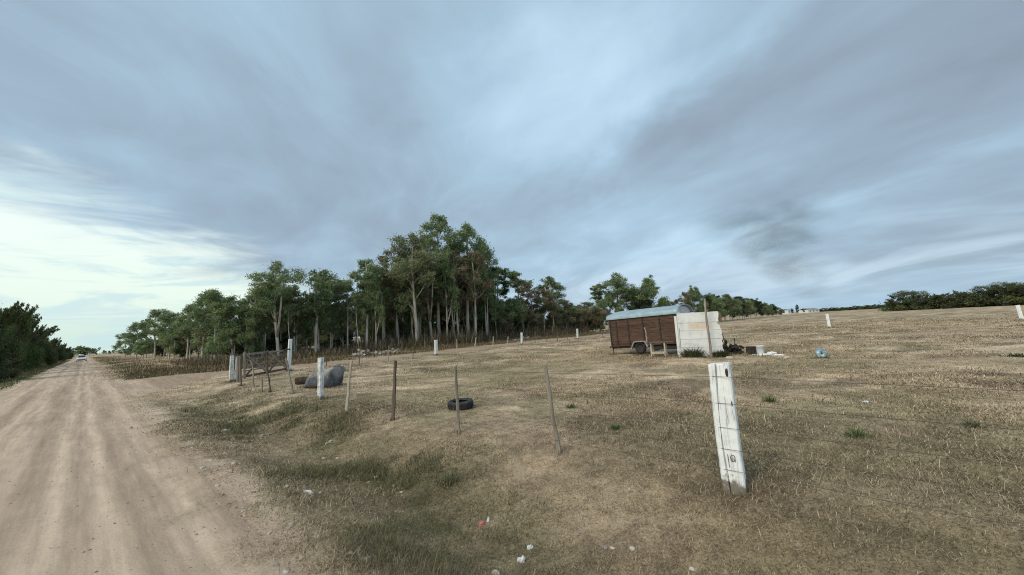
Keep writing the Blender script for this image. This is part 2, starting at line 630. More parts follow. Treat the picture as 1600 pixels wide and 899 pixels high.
def build_roads():
    us = np.concatenate([np.linspace(-70, -8, 60), np.arange(-8, 14, 0.12), np.arange(14, 50, 0.4), np.arange(50, 200, 3), np.linspace(200, 850, 60)])
    vs = np.linspace(-3.3, 1.3, 60)

    def f(U, V):
        X, Y = xy(V, U)
        edge = np.minimum(V + 3.3, 1.3 - V)
        return X, Y, 0.006 - 0.012 * smooth(edge, 0.22, 0.0)
    strip('road', us, vs, f, MAT_ROAD)
    ns = np.concatenate([np.arange(1.0, 12, 0.25), np.arange(12, 86, 0.8)])
    vs = np.linspace(-1, 1, 26)

    def g(U, V):
        w = track_width(U)
        T = track_mid(U) - 3.0 * smooth(U, 6.5, 1.0) + V * (w + 0.25)
        X, Y = xy(U, T)
        return X, Y, 0.012 - 0.018 * np.maximum(smooth((1 - np.abs(V)) * w, 0.25, 0.0), smooth(U, 1.35, 1.05))
    strip('dirt_track', ns, vs, g, MAT_ROAD)


ground_sheet()
build_roads()


# ------------------------------------------------------------------ grass
def blades(name, bx, by, length, width, tilt, col, lean_az=None, mat=None, base_dz=0.0, droop=0.5):
    """many bent blades in one mesh: five vertices each"""
    n = len(bx)
    az = rng.uniform(0, 2 * math.pi, n) if lean_az is None else lean_az
    face = az + math.pi / 2 + rng.normal(0, 0.4, n)
    z = height(bx, by) + base_dz
    dx, dy = np.sin(az), np.cos(az)
    wx, wy = np.sin(face) * width / 2, np.cos(face) * width / 2
    c1, s1 = np.cos(tilt), np.sin(tilt)
    t2 = np.clip(tilt + droop, 0, 1.9)
    c2, s2 = np.cos(t2), np.sin(t2)
    l1, l2 = length * 0.55, length * 0.45
    P0 = np.stack([bx, by, z - 0.005], 1)
    P1 = P0 + np.stack([dx * s1 * l1, dy * s1 * l1, c1 * l1], 1)
    P2 = P1 + np.stack([dx * s2 * l2, dy * s2 * l2, c2 * l2], 1)
    W = np.stack([wx, wy, 0 * wx], 1)
    co = np.stack([P0 - W, P0 + W, P1 + W * 0.8, P1 - W * 0.8, P2], 1).reshape(-1, 3)
    k = np.arange(n)[:, None] * 5
    loops = np.concatenate([k + np.array([[0, 1, 2, 3]]), k + np.array([[3, 2, 4]])], 1).ravel()
    fn = np.tile([4, 3], n)
    me = np_mesh(name, co, fn, loops, np.repeat(col, 5, 0))
    return link(name, me, mat)


MAT_BLADE = attr_mat('grass_blade', 0.8, 0.2, 0.25)


def pasture_grass():
    nt_, per = 175000, 11
    u = rng.random(nt_)
    r0, r1, pw = 2.0, 85.0, -0.62          # number of tufts per metre of range falls slowly with range
    r = (r0 ** (1 + pw) + u * (r1 ** (1 + pw) - r0 ** (1 + pw))) ** (1 / (1 + pw))
    r[:45000] = 2.0 + 13.0 * rng.random(45000) ** 1.15
    a = rng.uniform(-1.10, 1.10, nt_)
    tx, ty = r * np.sin(a), r * np.cos(a)
    keep = rng.random(nt_) > road_mask(tx, ty) * 1.04 - 0.01
    mat_ = fbm(tx * 0.55, ty * 0.55, 91, 4, 0.6)
    keep &= rng.random(nt_) < 0.55 + 0.45 * smooth(mat_, 0.36, 0.56)
    keep &= rng.random(nt_) < smooth(r, 84, 45) + 0.12
    n, t = nt(tx, ty)
    keep &= ~((n < 0.95) & (n > -3.0))
    tx, ty, r = tx[keep], ty[keep], r[keep]
    tuft_c = ground_color(tx, ty)
    gm = green_mask(tx, ty)
    tall = rng.lognormal(0, 0.40, len(tx)) * (0.55 + 0.9 * smooth(fbm(tx * 0.4, ty * 0.4, 92, 3), .35, .65)) * (0.85 + 0.9 * gm)
    dark = rng.random(len(tx))
    rep = lambda q: np.repeat(q, per, 0)
    spread = 0.035 + 0.006 * rep(r)
    bx = rep(tx) + rng.normal(0, 1, len(tx) * per) * spread
    by = rep(ty) + rng.normal(0, 1, len(tx) * per) * spread
    N = len(bx)
    ln = 0.037 * rep(tall) * rng.uniform(0.5, 1.5, N) * (1 + 0.012 * rep(r))
    wd = np.maximum(0.0028, 0.00072 * rep(r)) * rng.uniform(0.7, 1.5, N)
    tilt = np.clip(rng.normal(1.02, 0.33, N) - 0.30 * rep(gm), 0.05, 1.45)
    j = rng.uniform(0.62, 1.5, (N, 1)) * rep(0.72 + 0.56 * dark)[:, None]
    col = rep(tuft_c) * j
    straw = (rng.random(N) < 0.22) & (rep(gm) < 0.5)
    col[straw] = STRAW * rng.uniform(0.7, 1.25, (straw.sum(), 1))
    brown = rng.random(N) < 0.14
    col[brown] = C(.085, .062, .042) * rng.uniform(0.6, 1.4, (brown.sum(), 1))
    gr = rng.random(N) < rep(gm) * 0.27 + 0.065
    col[gr] = C(.115, .13, .06) * rng.uniform(0.6, 1.5, (gr.sum(), 1))
    o = blades('grass', bx, by, ln, wd, tilt, np.clip(col, 0, 0.75), mat=MAT_BLADE)
    tag(o, 'short dry grazed grass, straw coloured with greener patches beside the road', 'grass', kind='stuff')


pasture_grass()


def weeds():
    # tall dry weeds between the track and the plantation, and along the left verge
    N = 30000
    n = rng.uniform(2.0, 62, N)
    t = track_mid(n) + 2.1 + rng.gamma(1.6, 2.6, N) + 1.0 * smooth(n, 6, 2)
    w = fbm(n * 0.3, t * 0.3, 81, 3)
    k = rng.random(N) < 0.25 + smooth(w, 0.35, 0.6)
    n, t, w = n[k], t[k], w[k]
    x, y = xy(n, t)
    N = len(x)
    hgt = rng.gamma(3.0, 0.075, N) * (0.35 + 0.9 * smooth(t - track_mid(n), 2.5, 9)) * (0.5 + w) + 0.1
    pal = np.array([[.11, .10, .05], [.20, .155, .09], [.28, .21, .125], [.08, .085, .04], [.14, .10, .065]])
    red = (rng.random(N) < 0.45 * smooth(n, 16, 6) * smooth(t - track_mid(n), 3, 7))
    col = pal[rng.integers(0, 5, N)] * rng.uniform(.7, 1.35, (N, 1))
    col[red] = C(.14, .085, .06) * rng.uniform(.7, 1.3, (red.sum(), 1))
    o = blades('weeds', x, y, hgt, rng.uniform(.02, .06, N), np.clip(rng.normal(.3, .2, N), 0, 1.1), col, mat=MAT_BLADE)
    tag(o, 'rank dry weeds between the dirt track and the eucalyptus plantation', 'weeds', kind='stuff')
    # the strip running on along the road, in front of the plantation's side
    N = 22000
    t = 36 + 240 * rng.random(N) ** 1.6
    n = 1.6 + rng.gamma(2.0, 1.7, N)
    t = np.maximum(t, track_mid(n) + 2.2)
    px_, py_ = xy(n, t)
    kk = rng.random(N) < .15 + .85 * smooth(fbm(px_ * .35, py_ * .35, 87, 4), .40, .60)
    n, t = n[kk], t[kk]
    N = len(n)
    x, y = xy(n, t)
    hgt = 0.6 * rng.gamma(3, .075, N) * smooth(n, 1.2, 5.0) * (0.5 + fbm(x * .2, y * .2, 83, 3)) + .12
    col = pal[rng.integers(0, 5, N)] * rng.uniform(.9, 1.6, (N, 1))
    gr_ = rng.random(N) < .55 * smooth(n, 5.5, 2.5)
    col[gr_] = C(.10, .11, .05) * rng.uniform(.6, 1.4, (gr_.sum(), 1))
    red = rng.random(N) < .4 * smooth(n, 3.5, 6)
    col[red] = C(.13, .075, .055) * rng.uniform(.7, 1.3, (red.sum(), 1))
    o = blades('weeds', x, y, hgt, rng.uniform(.02, .055, N), np.clip(rng.normal(.3, .2, N), 0, 1.1), col, mat=MAT_BLADE)
    tag(o, 'reddish brown dry weeds along the far side of the dirt road', 'weeds', kind='stuff')
    # thicket of dead stems and seedlings under the trees
    N = 80000
    n = rng.uniform(7, 66, N)
    t = 43.5 + rng.gamma(1.5, 4.5, N) + (fbm(n * .2, 0 * n, 84, 2) - .5) * 3
    x, y = xy(n, t)
    hgt = (.45 + .55 * smooth(n, 16, 30)) * rng.gamma(4, .26, N) * (0.5 + 0.9 * fbm(x * .25, y * .25, 85, 3))
    pal2 = np.array([[.15, .112, .08], [.22, .165, .115], [.10, .09, .055], [.10, .115, .055], [.30, .235, .165]])
    col = pal2[rng.integers(0, 5, N)] * rng.uniform(.6, 1.3, (N, 1))
    o = blades('undergrowth', x, y, hgt, rng.uniform(.025, .085, N), np.clip(rng.normal(.12, .15, N), 0, .7), col, mat=MAT_BLADE, droop=0.25)
    tag(o, 'brown undergrowth of dead stems at the foot of the plantation', 'undergrowth', kind='stuff')
    # left verge of the road
    N = 26000
    t = 12 + 190 * rng.random(N) ** 1.7
    n = -3.2 - rng.gamma(1.8, 1.1, N)
    x, y = xy(n, t)
    hgt = rng.gamma(3, .07, N) * (0.6 + 1.1 * smooth(n, -4, -6)) + .04
    pal3 = np.array([[.10, .125, .05], [.14, .15, .07], [.22, .185, .11], [.09, .09, .05]])
    col = pal3[rng.integers(0, 4, N)] * rng.uniform(.6, 1.4, (N, 1))
    o = blades('verge_grass', x, y, hgt, rng.uniform(.015, .05, N), np.clip(rng.normal(.4, .25, N), 0, 1.2), col, mat=MAT_BLADE)
    tag(o, 'rough dark grass on the left verge under the bushes', 'grass', kind='stuff')


weeds()

# ------------------------------------------------------------------ trees
MAT_LEAF = attr_mat('leaf', 0.6, 0.3, 0.45)
MAT_BARK = noisy('eucalyptus_bark', [(0.3, (.24, .20, .16)), (0.5, (.45, .40, .34)), (0.7, (.62, .57, .50))], 2.2, (1, 1, .25), bmp=.3, dist=.03)
MAT_BARKD = noisy('dark_bark', [(0.3, (.05, .04, .03)), (0.6, (.12, .095, .07)), (0.8, (.17, .14, .11))], 3, (1, 1, .3), bmp=.3, dist=.03)


def leaf_mesh(name, centres, radii, per, size, pals, seed, droop=0.6, flat=0.9, aspect=0.34):
    """leaf sprays gathered in clumps"""
    r = np.random.default_rng(seed)
    k = len(centres)
    cnt = np.maximum(6, (per * (np.asarray(radii) / np.mean(radii)) ** 2).astype(int))
    idx = np.repeat(np.arange(k), cnt)
    N = len(idx)
    v = r.normal(0, 1, (N, 3))
    v /= np.linalg.norm(v, axis=1, keepdims=True)
    rad = np.asarray(radii)[idx] * r.random(N) ** 0.5 * r.lognormal(0, .25, N)
    p = np.asarray(centres)[idx] + v * rad[:, None] * np.array([1, 1, flat])
    ax = r.normal(0, 1, (N, 3))
    ax[:, 2] -= droop
    ax /= np.linalg.norm(ax, axis=1, keepdims=True)
    b = np.cross(ax, r.normal(0, 1, (N, 3)))
    b /= np.linalg.norm(b, axis=1, keepdims=True)
    L = (size * r.uniform(.6, 1.5, N))[:, None]
    Wd = L * aspect * r.uniform(.7, 1.4, (N, 1))
    co = np.stack([p - ax * L / 2, p + b * Wd / 2, p + ax * L / 2, p - b * Wd / 2], 1).reshape(-1, 3)
    pc = np.asarray(pals)[r.integers(0, len(pals), k)]
    col = pc[idx] * r.uniform(.65, 1.4, (N, 1)) * r.lognormal(0, .14, k)[idx][:, None]
    loops = np.arange(N * 4)
    return np_mesh(name, co, np.full(N, 4), loops, np.repeat(col, 4, 0))


EUC = [[0.183, 0.25, 0.118], [0.217, 0.281, 0.136], [0.151, 0.217, 0.114], [0.251, 0.299, 0.143]]
EUC_BROWN = [[0.143, 0.165, 0.088], [0.22, 0.185, 0.116], [0.264, 0.22, 0.149], [0.165, 0.176, 0.094], [0.198, 0.171, 0.105]]
EUC_LIGHT = [[0.243, 0.273, 0.149], [0.206, 0.25, 0.133], [0.279, 0.3, 0.172]]
SCRUB = [[0.078, 0.121, 0.045], [0.1, 0.144, 0.051], [0.129, 0.155, 0.059], [0.101, 0.101, 0.057]]
BRIGHT = [[0.099, 0.172, 0.057], [0.079, 0.145, 0.051], [0.118, 0.179, 0.063]]


def tree_proto(seed, H, W, base, pals, per=55, size=.34, lobes=13, thick=1.0, fork=False, top_heavy=0.0, bark=None):
    """trunk with limbs plus a crown of leaf clumps; origin at the foot"""
    r = random.Random(seed)
    root = empty('eucalyptus_tree', (0, 0, -500))
    bm = bmesh.new()
    lx, ly = r.uniform(-.05, .05) * H, r.uniform(-.05, .05) * H
    ph = r.uniform(0, 6)

    def trunk(f):
        return Vector((lx * f * f + .012 * H * math.sin(ph + 5 * f), ly * f * f + .012 * H * math.cos(1.7 * ph + 4 * f), H * f))
    fs = [0, .02, .08, .2, .35, .5, .65, .8, .93]
    rr = lambda f: thick * H * (.0108 * (1 - f) ** .8 + .002) * (1.35 if f == 0 else 1)
    add_tube(bm, [trunk(f) for f in fs], [rr(f) for f in fs], 8)
    if fork:
        a = r.uniform(0, 6)
        p0 = trunk(.22)
        pts = [p0, p0 + Vector((math.cos(a) * .05, math.sin(a) * .05, .15)) * H, p0 + Vector((math.cos(a) * .10, math.sin(a) * .10, .36)) * H, p0 + Vector((math.cos(a) * .13, math.sin(a) * .13, .56)) * H]
        add_tube(bm, pts, [rr(.22) * .8, rr(.3) * .75, rr(.5) * .7, rr(.85)], 7)
    cen, rad = [], []
    nl = max(6, int(lobes * .62))
    for i in range(nl):
        q = (i + r.random() * .8) / nl
        f = base + (0.90 - base) * q
        prof = (math.sin(math.pi * min(1, q * .78 + .17)) ** .6) * (1 - top_heavy) + top_heavy * (q ** .7) * (1.2 if q < .85 else .9)
        a = i * 2.4 + r.uniform(-.6, .6)
        L = W * prof * r.uniform(.45, .85) * (1 - .45 * max(0, q - .6))
        p0 = trunk(max(.12, f - .10))
        up = r.uniform(.5, 1.0)
        p2 = p0 + Vector((math.cos(a) * L, math.sin(a) * L, L * up + .05 * H))
        p1 = p0.lerp(p2, .5) - Vector((0, 0, .06 * L))
        add_tube(bm, [p0, p1, p2], [rr(f) * .6, rr(f) * .4, .02 * thick], 5)
        R = W * r.uniform(.34, .50) * (.8 + .35 * prof)
        el = r.uniform(.95, 1.35)
        for s in range(int(8 + 4 * prof)):       # the lobe's own clumps, mostly towards its outside
            d = Vector((r.gauss(0, 1), r.gauss(0, 1), r.gauss(.25, 1))).normalized() * (r.random() ** .4)
            e = p2 + Vector((d.x * R, d.y * R, d.z * R * el))
            cen.append(e)
            rad.append(R * r.uniform(.30, .62))
            if s < 4:
                add_tube(bm, [p1.lerp(p2, .6), e], [rr(f) * .25, .012], 4)
    for s in range(9):
        d = Vector((r.gauss(0, .5), r.gauss(0, .5), r.gauss(0, .5)))
        cen.append(trunk(.92) + d * W * .36)
        rad.append(W * r.uniform(.14, .24))
    from_bm('trunk', bm, bark or MAT_BARK, root, smoothed=True)
    me = leaf_mesh('crown', [tuple(c) for c in cen], rad, per, size, pals, seed)
    link('crown', me, MAT_LEAF, root)
    root['top'] = max(c.z + q * .6 for c, q in zip(cen, rad))
    return root


P_tall = [tree_proto(11, 17, 3.0, .42, EUC, 113, .27, 17, fork=True), tree_proto(12, 18, 2.7, .47, EUC, 113, .27, 16, top_heavy=.3),
          tree_proto(13, 17, 3.0, .40, EUC_LIGHT, 113, .27, 17, fork=True), tree_proto(14, 16, 2.7, .44, EUC_BROWN, 91, .26, 16)]
P_mid = [tree_proto(21, 12, 2.4, .40, EUC, 101, .25, 13), tree_proto(22, 12, 2.2, .45, EUC, 96, .25, 13, fork=True),
         tree_proto(23, 11, 2.5, .38, EUC_LIGHT, 96, .25, 12), tree_proto(24, 11, 2.2, .42, EUC_BROWN, 80, .24, 12),
         tree_proto(25, 11, 2.6, .22, EUC, 113, .25, 15)]
P_lolly = [tree_proto(31, 11, 1.7, .60, BRIGHT, 80, .22, 9, thick=.8, top_heavy=.6), tree_proto(32, 12, 1.6, .66, EUC, 85, .22, 8, thick=.8, top_heavy=.7)]
P_dense = [tree_proto(41, 9, 2.6, .12, EUC, 129, .27, 15), tree_proto(42, 9, 2.3, .10, [[.048, .066, .034], [.056, .074, .036]], 129, .27, 15),
           tree_proto(43, 9, 2.8, .15, EUC_BROWN[:2] + EUC[:2], 119, .27, 14)]
ALLP = P_tall + P_mid + P_lolly + P_dense

OUT_X = [170, 190, 212, 240, 265, 292, 318, 335, 355, 378, 392, 410, 432, 452, 465, 480, 500, 522, 535, 548, 560, 576, 598, 615, 640, 665, 688, 712, 736, 765, 776, 790, 805, 818, 840, 866, 886, 896]
OUT_Y = [540, 522, 505, 484, 488, 476, 456, 452, 460, 480, 470, 425, 408, 418, 450, 432, 420, 432, 448, 440, 420, 404, 412, 380, 364, 362, 336, 350, 350, 378, 425, 420, 445, 424, 440, 432, 455, 490]


def place(proto, pos, pytop=None, px=None, H=None, label=None, group=None, wide=1.0, cat='tree', rz=None):
    if H is None:
        H = top_at(pos, px, pytop).z - pos.z
    s = H / proto['top']
    w = s * wide
    return copy_tree(proto, (pos.x, pos.y, pos.z - .03), random.uniform(0, 6.28) if rz is None else rz, (w, w, s), label, group, cat)


EG = 'eucalyptus trees of the plantation'
front = [  # column, top row, row of the plantation (t) or side (n), prototype, width, label
    (196, 520, ('n', 9), P_mid[4], 1.5, 'low rounded eucalyptus at the far left end of the plantation beside the road'),
    (214, 503, ('n', 9), P_mid[4], 1.3, 'second eucalyptus from the left end of the plantation'),
    (240, 483, ('n', 9), P_mid[0], 1.35, 'eucalyptus with a flat dark top, third from the left end of the plantation'),
    (266, 487, ('n', 10), P_mid[4], 1.3, 'bushy eucalyptus just right of the flat topped one on the left'),
    (292, 476, ('n', 10), P_mid[0], 1.25, 'eucalyptus left of the broad crown that stands above its neighbours on the left'),
    (318, 454, ('n', 10), P_mid[1], 1.3, 'left tree of the broad crown rising above the left part of the plantation'),
    (338, 453, ('t', 49), P_mid[0], 1.35, 'right tree of the broad crown rising above the left part of the plantation'),
    (362, 462, ('t', 48), P_mid[4], 1.3, 'eucalyptus above the split white gate post'),
    (384, 476, ('t', 47), P_mid[4], 1.2, 'shorter eucalyptus above the wooden gate'),
    (432, 408, ('t', 46), P_tall[0], 1.35, 'tall eucalyptus with a wide forked crown above the tall white gate post'),
    (412, 440, ('t', 49), P_mid[2], 1.3, 'eucalyptus at the left shoulder of the wide forked crown'),
    (462, 446, ('t', 48), P_mid[0], 1.2, 'eucalyptus in the dip between the wide forked crown and the next'),
    (496, 420, ('t', 46), P_mid[1], 1.3, 'eucalyptus with a twin peaked green crown above the white post and bag'),
    (520, 436, ('t', 49), P_mid[2], 1.1, 'pale green eucalyptus behind the twin peaked crown'),
    (545, 438, ('t', 47), P_mid[0], 1.0, 'slender eucalyptus just right of the twin peaked crown'),
    (575, 404, ('t', 46), P_tall[1], 1.15, 'slim eucalyptus with a narrow top left of the tallest group'),
    (602, 414, ('t', 48), P_mid[2], 1.2, 'light green eucalyptus below the left shoulder of the tallest group'),
    (622, 382, ('t', 47), P_tall[3], 1.0, 'brownish eucalyptus at the left shoulder of the tallest group'),
    (648, 362, ('t', 44.5), P_tall[2], 1.15, 'pale feathery eucalyptus in front of the tallest group'),
    (672, 372, ('t', 46.5), P_tall[0], 1.1, 'forked pale trunked eucalyptus in the middle of the tallest group'),
    (688, 335, ('t', 47), P_tall[1], 1.05, 'tallest eucalyptus of the plantation with a dark round top'),
    (734, 349, ('t', 46), P_tall[1], 1.1, 'second tallest eucalyptus, right of the gap in the tallest group'),
    (716, 392, ('t', 44.5), P_tall[3], 1.0, 'brown leaved eucalyptus below the gap between the two tallest crowns'),
    (744, 388, ('t', 44), P_tall[3], 1.1, 'thin brown leaved eucalyptus in front of the second tallest crown'),
    (762, 374, ('t', 48), P_tall[0], .95, 'dark eucalyptus at the right edge of the tallest group'),
    (784, 418, ('t', 50), P_lolly[0], 1.5, 'bright green eucalyptus standing alone right of the tallest group'),
    (800, 462, ('t', 47), P_dense[0], 1.3, 'low green eucalyptus below the bright lone crown'),
    (815, 423, ('t', 51), P_lolly[1], 1.5, 'thin eucalyptus with a small round top like a ball'),
    (834, 440, ('t', 47), P_mid[3], 1.35, 'brown half dead eucalyptus right of the small round top'),
    (852, 452, ('t', 46), P_mid[3], 1.3, 'bare branched brown eucalyptus near the right end of the plantation'),
    (869, 431, ('t', 48), P_mid[1], 1.3, 'last tall eucalyptus at the right end of the plantation'),
    (884, 470, ('t', 47), P_dense[2], 1.5, 'small brown eucalyptus at the right end of the plantation'),
]
for px, py, (mode, val), pr, wd, lab in front:
    pos = at_t(px, val) if mode == 't' else at_n(px, val)
    place(pr, pos, py, px, label=lab, group=EG, wide=wd)

k = 0
for row in range(13):
    for c_ in range(15):
        n_ = 10.5 + c_ * 3.6 + random.uniform(-.9, .9)
        t_ = 50.5 + row * 4.2 + random.uniform(-.9, .9)
        x_, y_ = xy(n_, t_)
        pos = Vector((x_, y_, float(height(x_, y_))))
        px, _ = project(pos)
        if not 195 < px < 892 or (px > 772 and row % 3):
            continue
        lim = np.interp([px - 14, px, px + 14], OUT_X, OUT_Y).max() + random.uniform(18, 75)
        Hmax = top_at(pos, px, lim).z
        H = min(Hmax, random.uniform(8.5, 13.5))
        if H < 4:
            continue
        pr = random.choice(P_mid + P_mid[:2] + [P_mid[4]])
        place(pr, pos, H=H, label='eucalyptus inside the shaded plantation, behind the front row of trunks', group=EG, wide=random.uniform(.95, 1.35))
        k += 1
# young thin front row trees whose bare trunks show
for i in range(34):
    n_ = 11 + 49 * (i + random.random() * .8) / 34
    t_ = random.uniform(44.5, 49)
    x_, y_ = xy(n_, t_)
    pos = Vector((x_, y_, float(height(x_, y_))))
    px, _ = project(pos)
    lim = float(np.interp(px, OUT_X, OUT_Y)) + random.uniform(25, 60)
    H = min(top_at(pos, px, lim).z, random.uniform(8, 12))
    if H > 4:
        place(random.choice([P_mid[1], P_mid[0], P_lolly[1], P_mid[3]]), pos, H=H, label='thin eucalyptus with a bare pale trunk along the front edge of the plantation', group=EG, wide=.85)

for i in range(44):
    n_ = 10 + 50 * (i + random.random()) / 44
    t_ = random.uniform(51, 66)
    x_, y_ = xy(n_, t_)
    pos = Vector((x_, y_, float(height(x_, y_))))
    place(random.choice(P_dense), pos, H=random.uniform(2.4, 4.6), label='young bushy eucalyptus growing low among the trunks of the plantation', group='young trees under the plantation', wide=1.5)
for i in range(26):
    t_ = 58 + 130 * (i / 26) ** 1.3
    x_, y_ = xy(random.uniform(10, 16), t_)
    place(random.choice(P_dense), Vector((x_, y_, float(height(x_, y_)))), H=random.uniform(3.0, 5.0), label='young bushy eucalyptus along the road side of the plantation', group='young trees under the plantation', wide=1.5)

P_dry = tree_proto(44, 6, 2.3, .06, EUC_BROWN, 150, .22, 14)
ALLP = ALLP + [P_dry]
for i in range(24):
    px = 782 + 162 * (i + random.random() * .7) / 24
    pos = at_t(px, random.uniform(46, 54)) if px < 895 else at_depth(px, random.uniform(78, 92))
    place(P_dry, pos, H=random.uniform(3.2, 5.6), label='dry brownish bush in the low band between the plantation and the trailer', group='dry bushes left of the trailer', wide=1.2, cat='bush')

# stand of trees beyond the trailer and the long wood to its right
far = [
    (903, 478, 88, P_dense[2], 1.6, 'low brown tree in the gap left of the trailer'),
    (915, 472, 95, P_dense[2], 1.6, 'brown bushy tree in the gap between plantation and trailer'),
    (926, 480, 92, P_dense[0], 1.7, 'low dark bush just left of the trailer roof'),
    (937, 444, 100, P_lolly[1], 1.7, 'thin tree with a small round crown above the left end of the trailer'),
    (950, 455, 98, P_dense[0], 1.15, 'green tree between the round topped one and the tall pair above the trailer'),
    (967, 425, 100, P_tall[0], 1.5, 'tall open crowned tree, left one of the pair above the trailer roof'),
    (990, 452, 104, P_dense[2], 1.4, 'shorter green tree between the tall pair above the trailer'),
    (1013, 430, 100, P_dense[0], 1.2, 'tall dense dark tree, right one of the pair above the trailer roof'),
    (1002, 462, 97, P_dense[1], 1.7, 'lower green tree in front of the dense dark one above the trailer'),
    (1042, 466, 118, P_dense[2], 1.2, 'small pale green tree above the right part of the trailer roof'),
    (1056, 468, 118, P_mid[3], 1.3, 'small brownish tree left of the leaning tree above the roof end'),
    (1072, 456, 112, P_mid[3], 1.2, 'yellowish tree above the roof end of the trailer'),
    (1088, 445, 114, P_dense[0], .9, 'dark tree with a raised right top behind the wooden pole'),
    (1104, 462, 126, P_dense[1], 1.0, 'dark tree directly behind the top of the wooden pole'),
]
for px, py, d, pr, wd, lab in far:
    place(pr, at_depth(px, d), py, px, label=lab, group='trees behind the trailer', wide=wd)
line = [(1115, 457), (1124, 462), (1134, 460), (1144, 461), (1154, 463), (1163, 466), (1172, 468), (1182, 466), (1191, 471), (1199, 472), (1207, 475), (1215, 479), (1222, 483)]
for i, (px, py) in enumerate(line):
    d = 128 + 7.5 * i
    lab = 'dark tree of the long wood tapering away right of the white panel'
    if i == 0:
        lab = 'nearest and tallest dark tree of the wood right of the wooden pole'
    if i == len(line) - 1:
        lab = 'last and lowest dark tree of the wood, beside the far white houses'
    place(P_dense[i % 3], at_depth(px, d), py, px, label=lab, group='trees of the wood right of the trailer', wide=1.35)
    place(P_dense[(i + 1) % 3], at_depth(px - 3, d + 9), py + random.uniform(1, 6), px - 3, label='dark tree of the long wood tapering away right of the white panel' if 0 < i else 'dark tree behind the nearest one of the wood right of the pole',
          group='trees of the wood right of the trailer', wide=1.35)


# scrub: bushes along the road on the left, hedges on the right
def bush_proto(seed, H, W, pals, n=26, per=110, size=.2, twigs=6):
    r = random.Random(seed)
    root = empty('bush', (0, 0, -500))
    bm = bmesh.new()
    cen, rad = [], []
    for i in range(n):
        a, q = r.uniform(0, 6.28), r.random() ** .6
        z = H * (.12 + .82 * r.random() * (1 - .55 * q ** 2))
        p = Vector((math.cos(a) * q * W, math.sin(a) * q * W, z))
        cen.append(p)
        rad.append(W * r.uniform(.2, .34) * (1.1 - .35 * z / H))
        if i < 12:
            b = Vector((r.uniform(-.15, .15), r.uniform(-.15, .15), 0)) * W
            add_tube(bm, [b, b.lerp(p, .5) + Vector((0, 0, .15 * H)), p], [.05, .035, .012], 5)
    for i in range(twigs):        # long loose shoots
        a = r.uniform(0, 6.28)
        p0 = Vector((math.cos(a) * W * .5, math.sin(a) * W * .5, H * .7))
        p1 = p0 + Vector((math.cos(a) * W * r.uniform(.4, .9), math.sin(a) * W * r.uniform(.4, .9), H * r.uniform(.12, .36)))
        add_tube(bm, [p0, p1], [.02, .006], 4)
        for s in range(5):
            cen.append(p0.lerp(p1, .35 + .15 * s))
            rad.append(.13 * W * (1 - .13 * s))
    from_bm('stem', bm, MAT_BARKD, root, smoothed=True)
    link('foliage', leaf_mesh('foliage', [tuple(c) for c in cen], rad, per, size, pals, seed, .1, .8, .4), MAT_LEAF, root)
    root['top'] = max(c.z + q * .5 for c, q in zip(cen, rad))
    return root


P_bush = [bush_proto(51, 4.2, 2.6, SCRUB, 36, 420, .13, 12), bush_proto(52, 3.4, 2.3, SCRUB, 30, 400, .13, 9), bush_proto(53, 3.0, 2.5, [[.085, .105, .045], [.10, .11, .05], [.07, .08, .04]], 30, 360, .14, 6)]
BG = 'bushes along the left side of the road'
for i, (px, py, n_, wd, lab) in enumerate([
        (-70, 466, -6.8, .55, 'dark bush at the left edge of the view, partly cut off'),
        (-24, 474, -6.8, .45, 'second dark bush at the left edge of the view'),
        (4, 476, -6.6, .42, 'tallest dark bush at the left edge with loose top shoots'),
        (24, 491, -6.4, .40, 'dark bush just right of the tallest one'),
        (42, 508, -6.3, .40, 'dark bush with a ragged top, third from the tallest one'),
        (-4, 560, -5.4, .8, 'low dark bush in front of the tallest one on the left verge'),
        (58, 524, -6.2, .42, 'medium green bush in the middle of the left roadside row'),
        (71, 528, -6.0, .42, 'rounded green bush beyond the middle of the left roadside row'),
        (82, 532, -6.0, .42, 'rounded bush, third from the far end of the left roadside row'),
        (92, 537, -5.9, .45, 'small bush far along the left roadside row'),
        (102, 542, -5.9, .55, 'last bush of the left roadside row before the far car')]):
    place(P_bush[[0, 1, 0, 1, 0, 2, 2, 1, 2, 1, 2][i]], at_n(px, n_), py, px, label=lab, group=BG, wide=wd, cat='bush')
    if i > 1:
        place(P_bush[(i + 1) % 3], at_n(px - 12, n_ - 2.5), py + 2, px - 12, label='dark bush in the second row behind the left roadside bushes', group=BG, wide=.7, cat='bush')


def bare_proto(seed, H, pals, leafy=30):
    r = random.Random(seed)
    root = empty('acacia_tree', (0, 0, -500))
    bm = bmesh.new()
    cen, rad = [], []

    def grow(p, d, L, rd, lev):
        q = p + d * L
        add_tube(bm, [p, p.lerp(q, .5) + Vector((r.uniform(-.06, .06), r.uniform(-.06, .06), .03)) * L, q], [rd, rd * .8, rd * .6], 5 if lev < 2 else 3)
        if lev >= 4:
            if r.random() < leafy / 100:
                cen.append(q)
                rad.append(.1 * H * r.uniform(.6, 1.2))
            return
        for _ in range(3 if lev else 5):
            nd = (d + Vector((r.uniform(-1, 1), r.uniform(-1, 1), r.uniform(-.25, .45))) * .85).normalized()
            grow(q, nd, L * r.uniform(.6, .85), rd * .6, lev + 1)
    grow(Vector((0, 0, 0)), Vector((r.uniform(-.1, .1), 0, 1)), H * .28, H * .02, 0)
    from_bm('trunk', bm, MAT_BARKD, root)
    if cen:
        link('crown', leaf_mesh('crown', [tuple(c) for c in cen], rad, 24, .22, pals, seed, .1, .5, .4), MAT_LEAF, root)
    root['top'] = H * .95
    return root


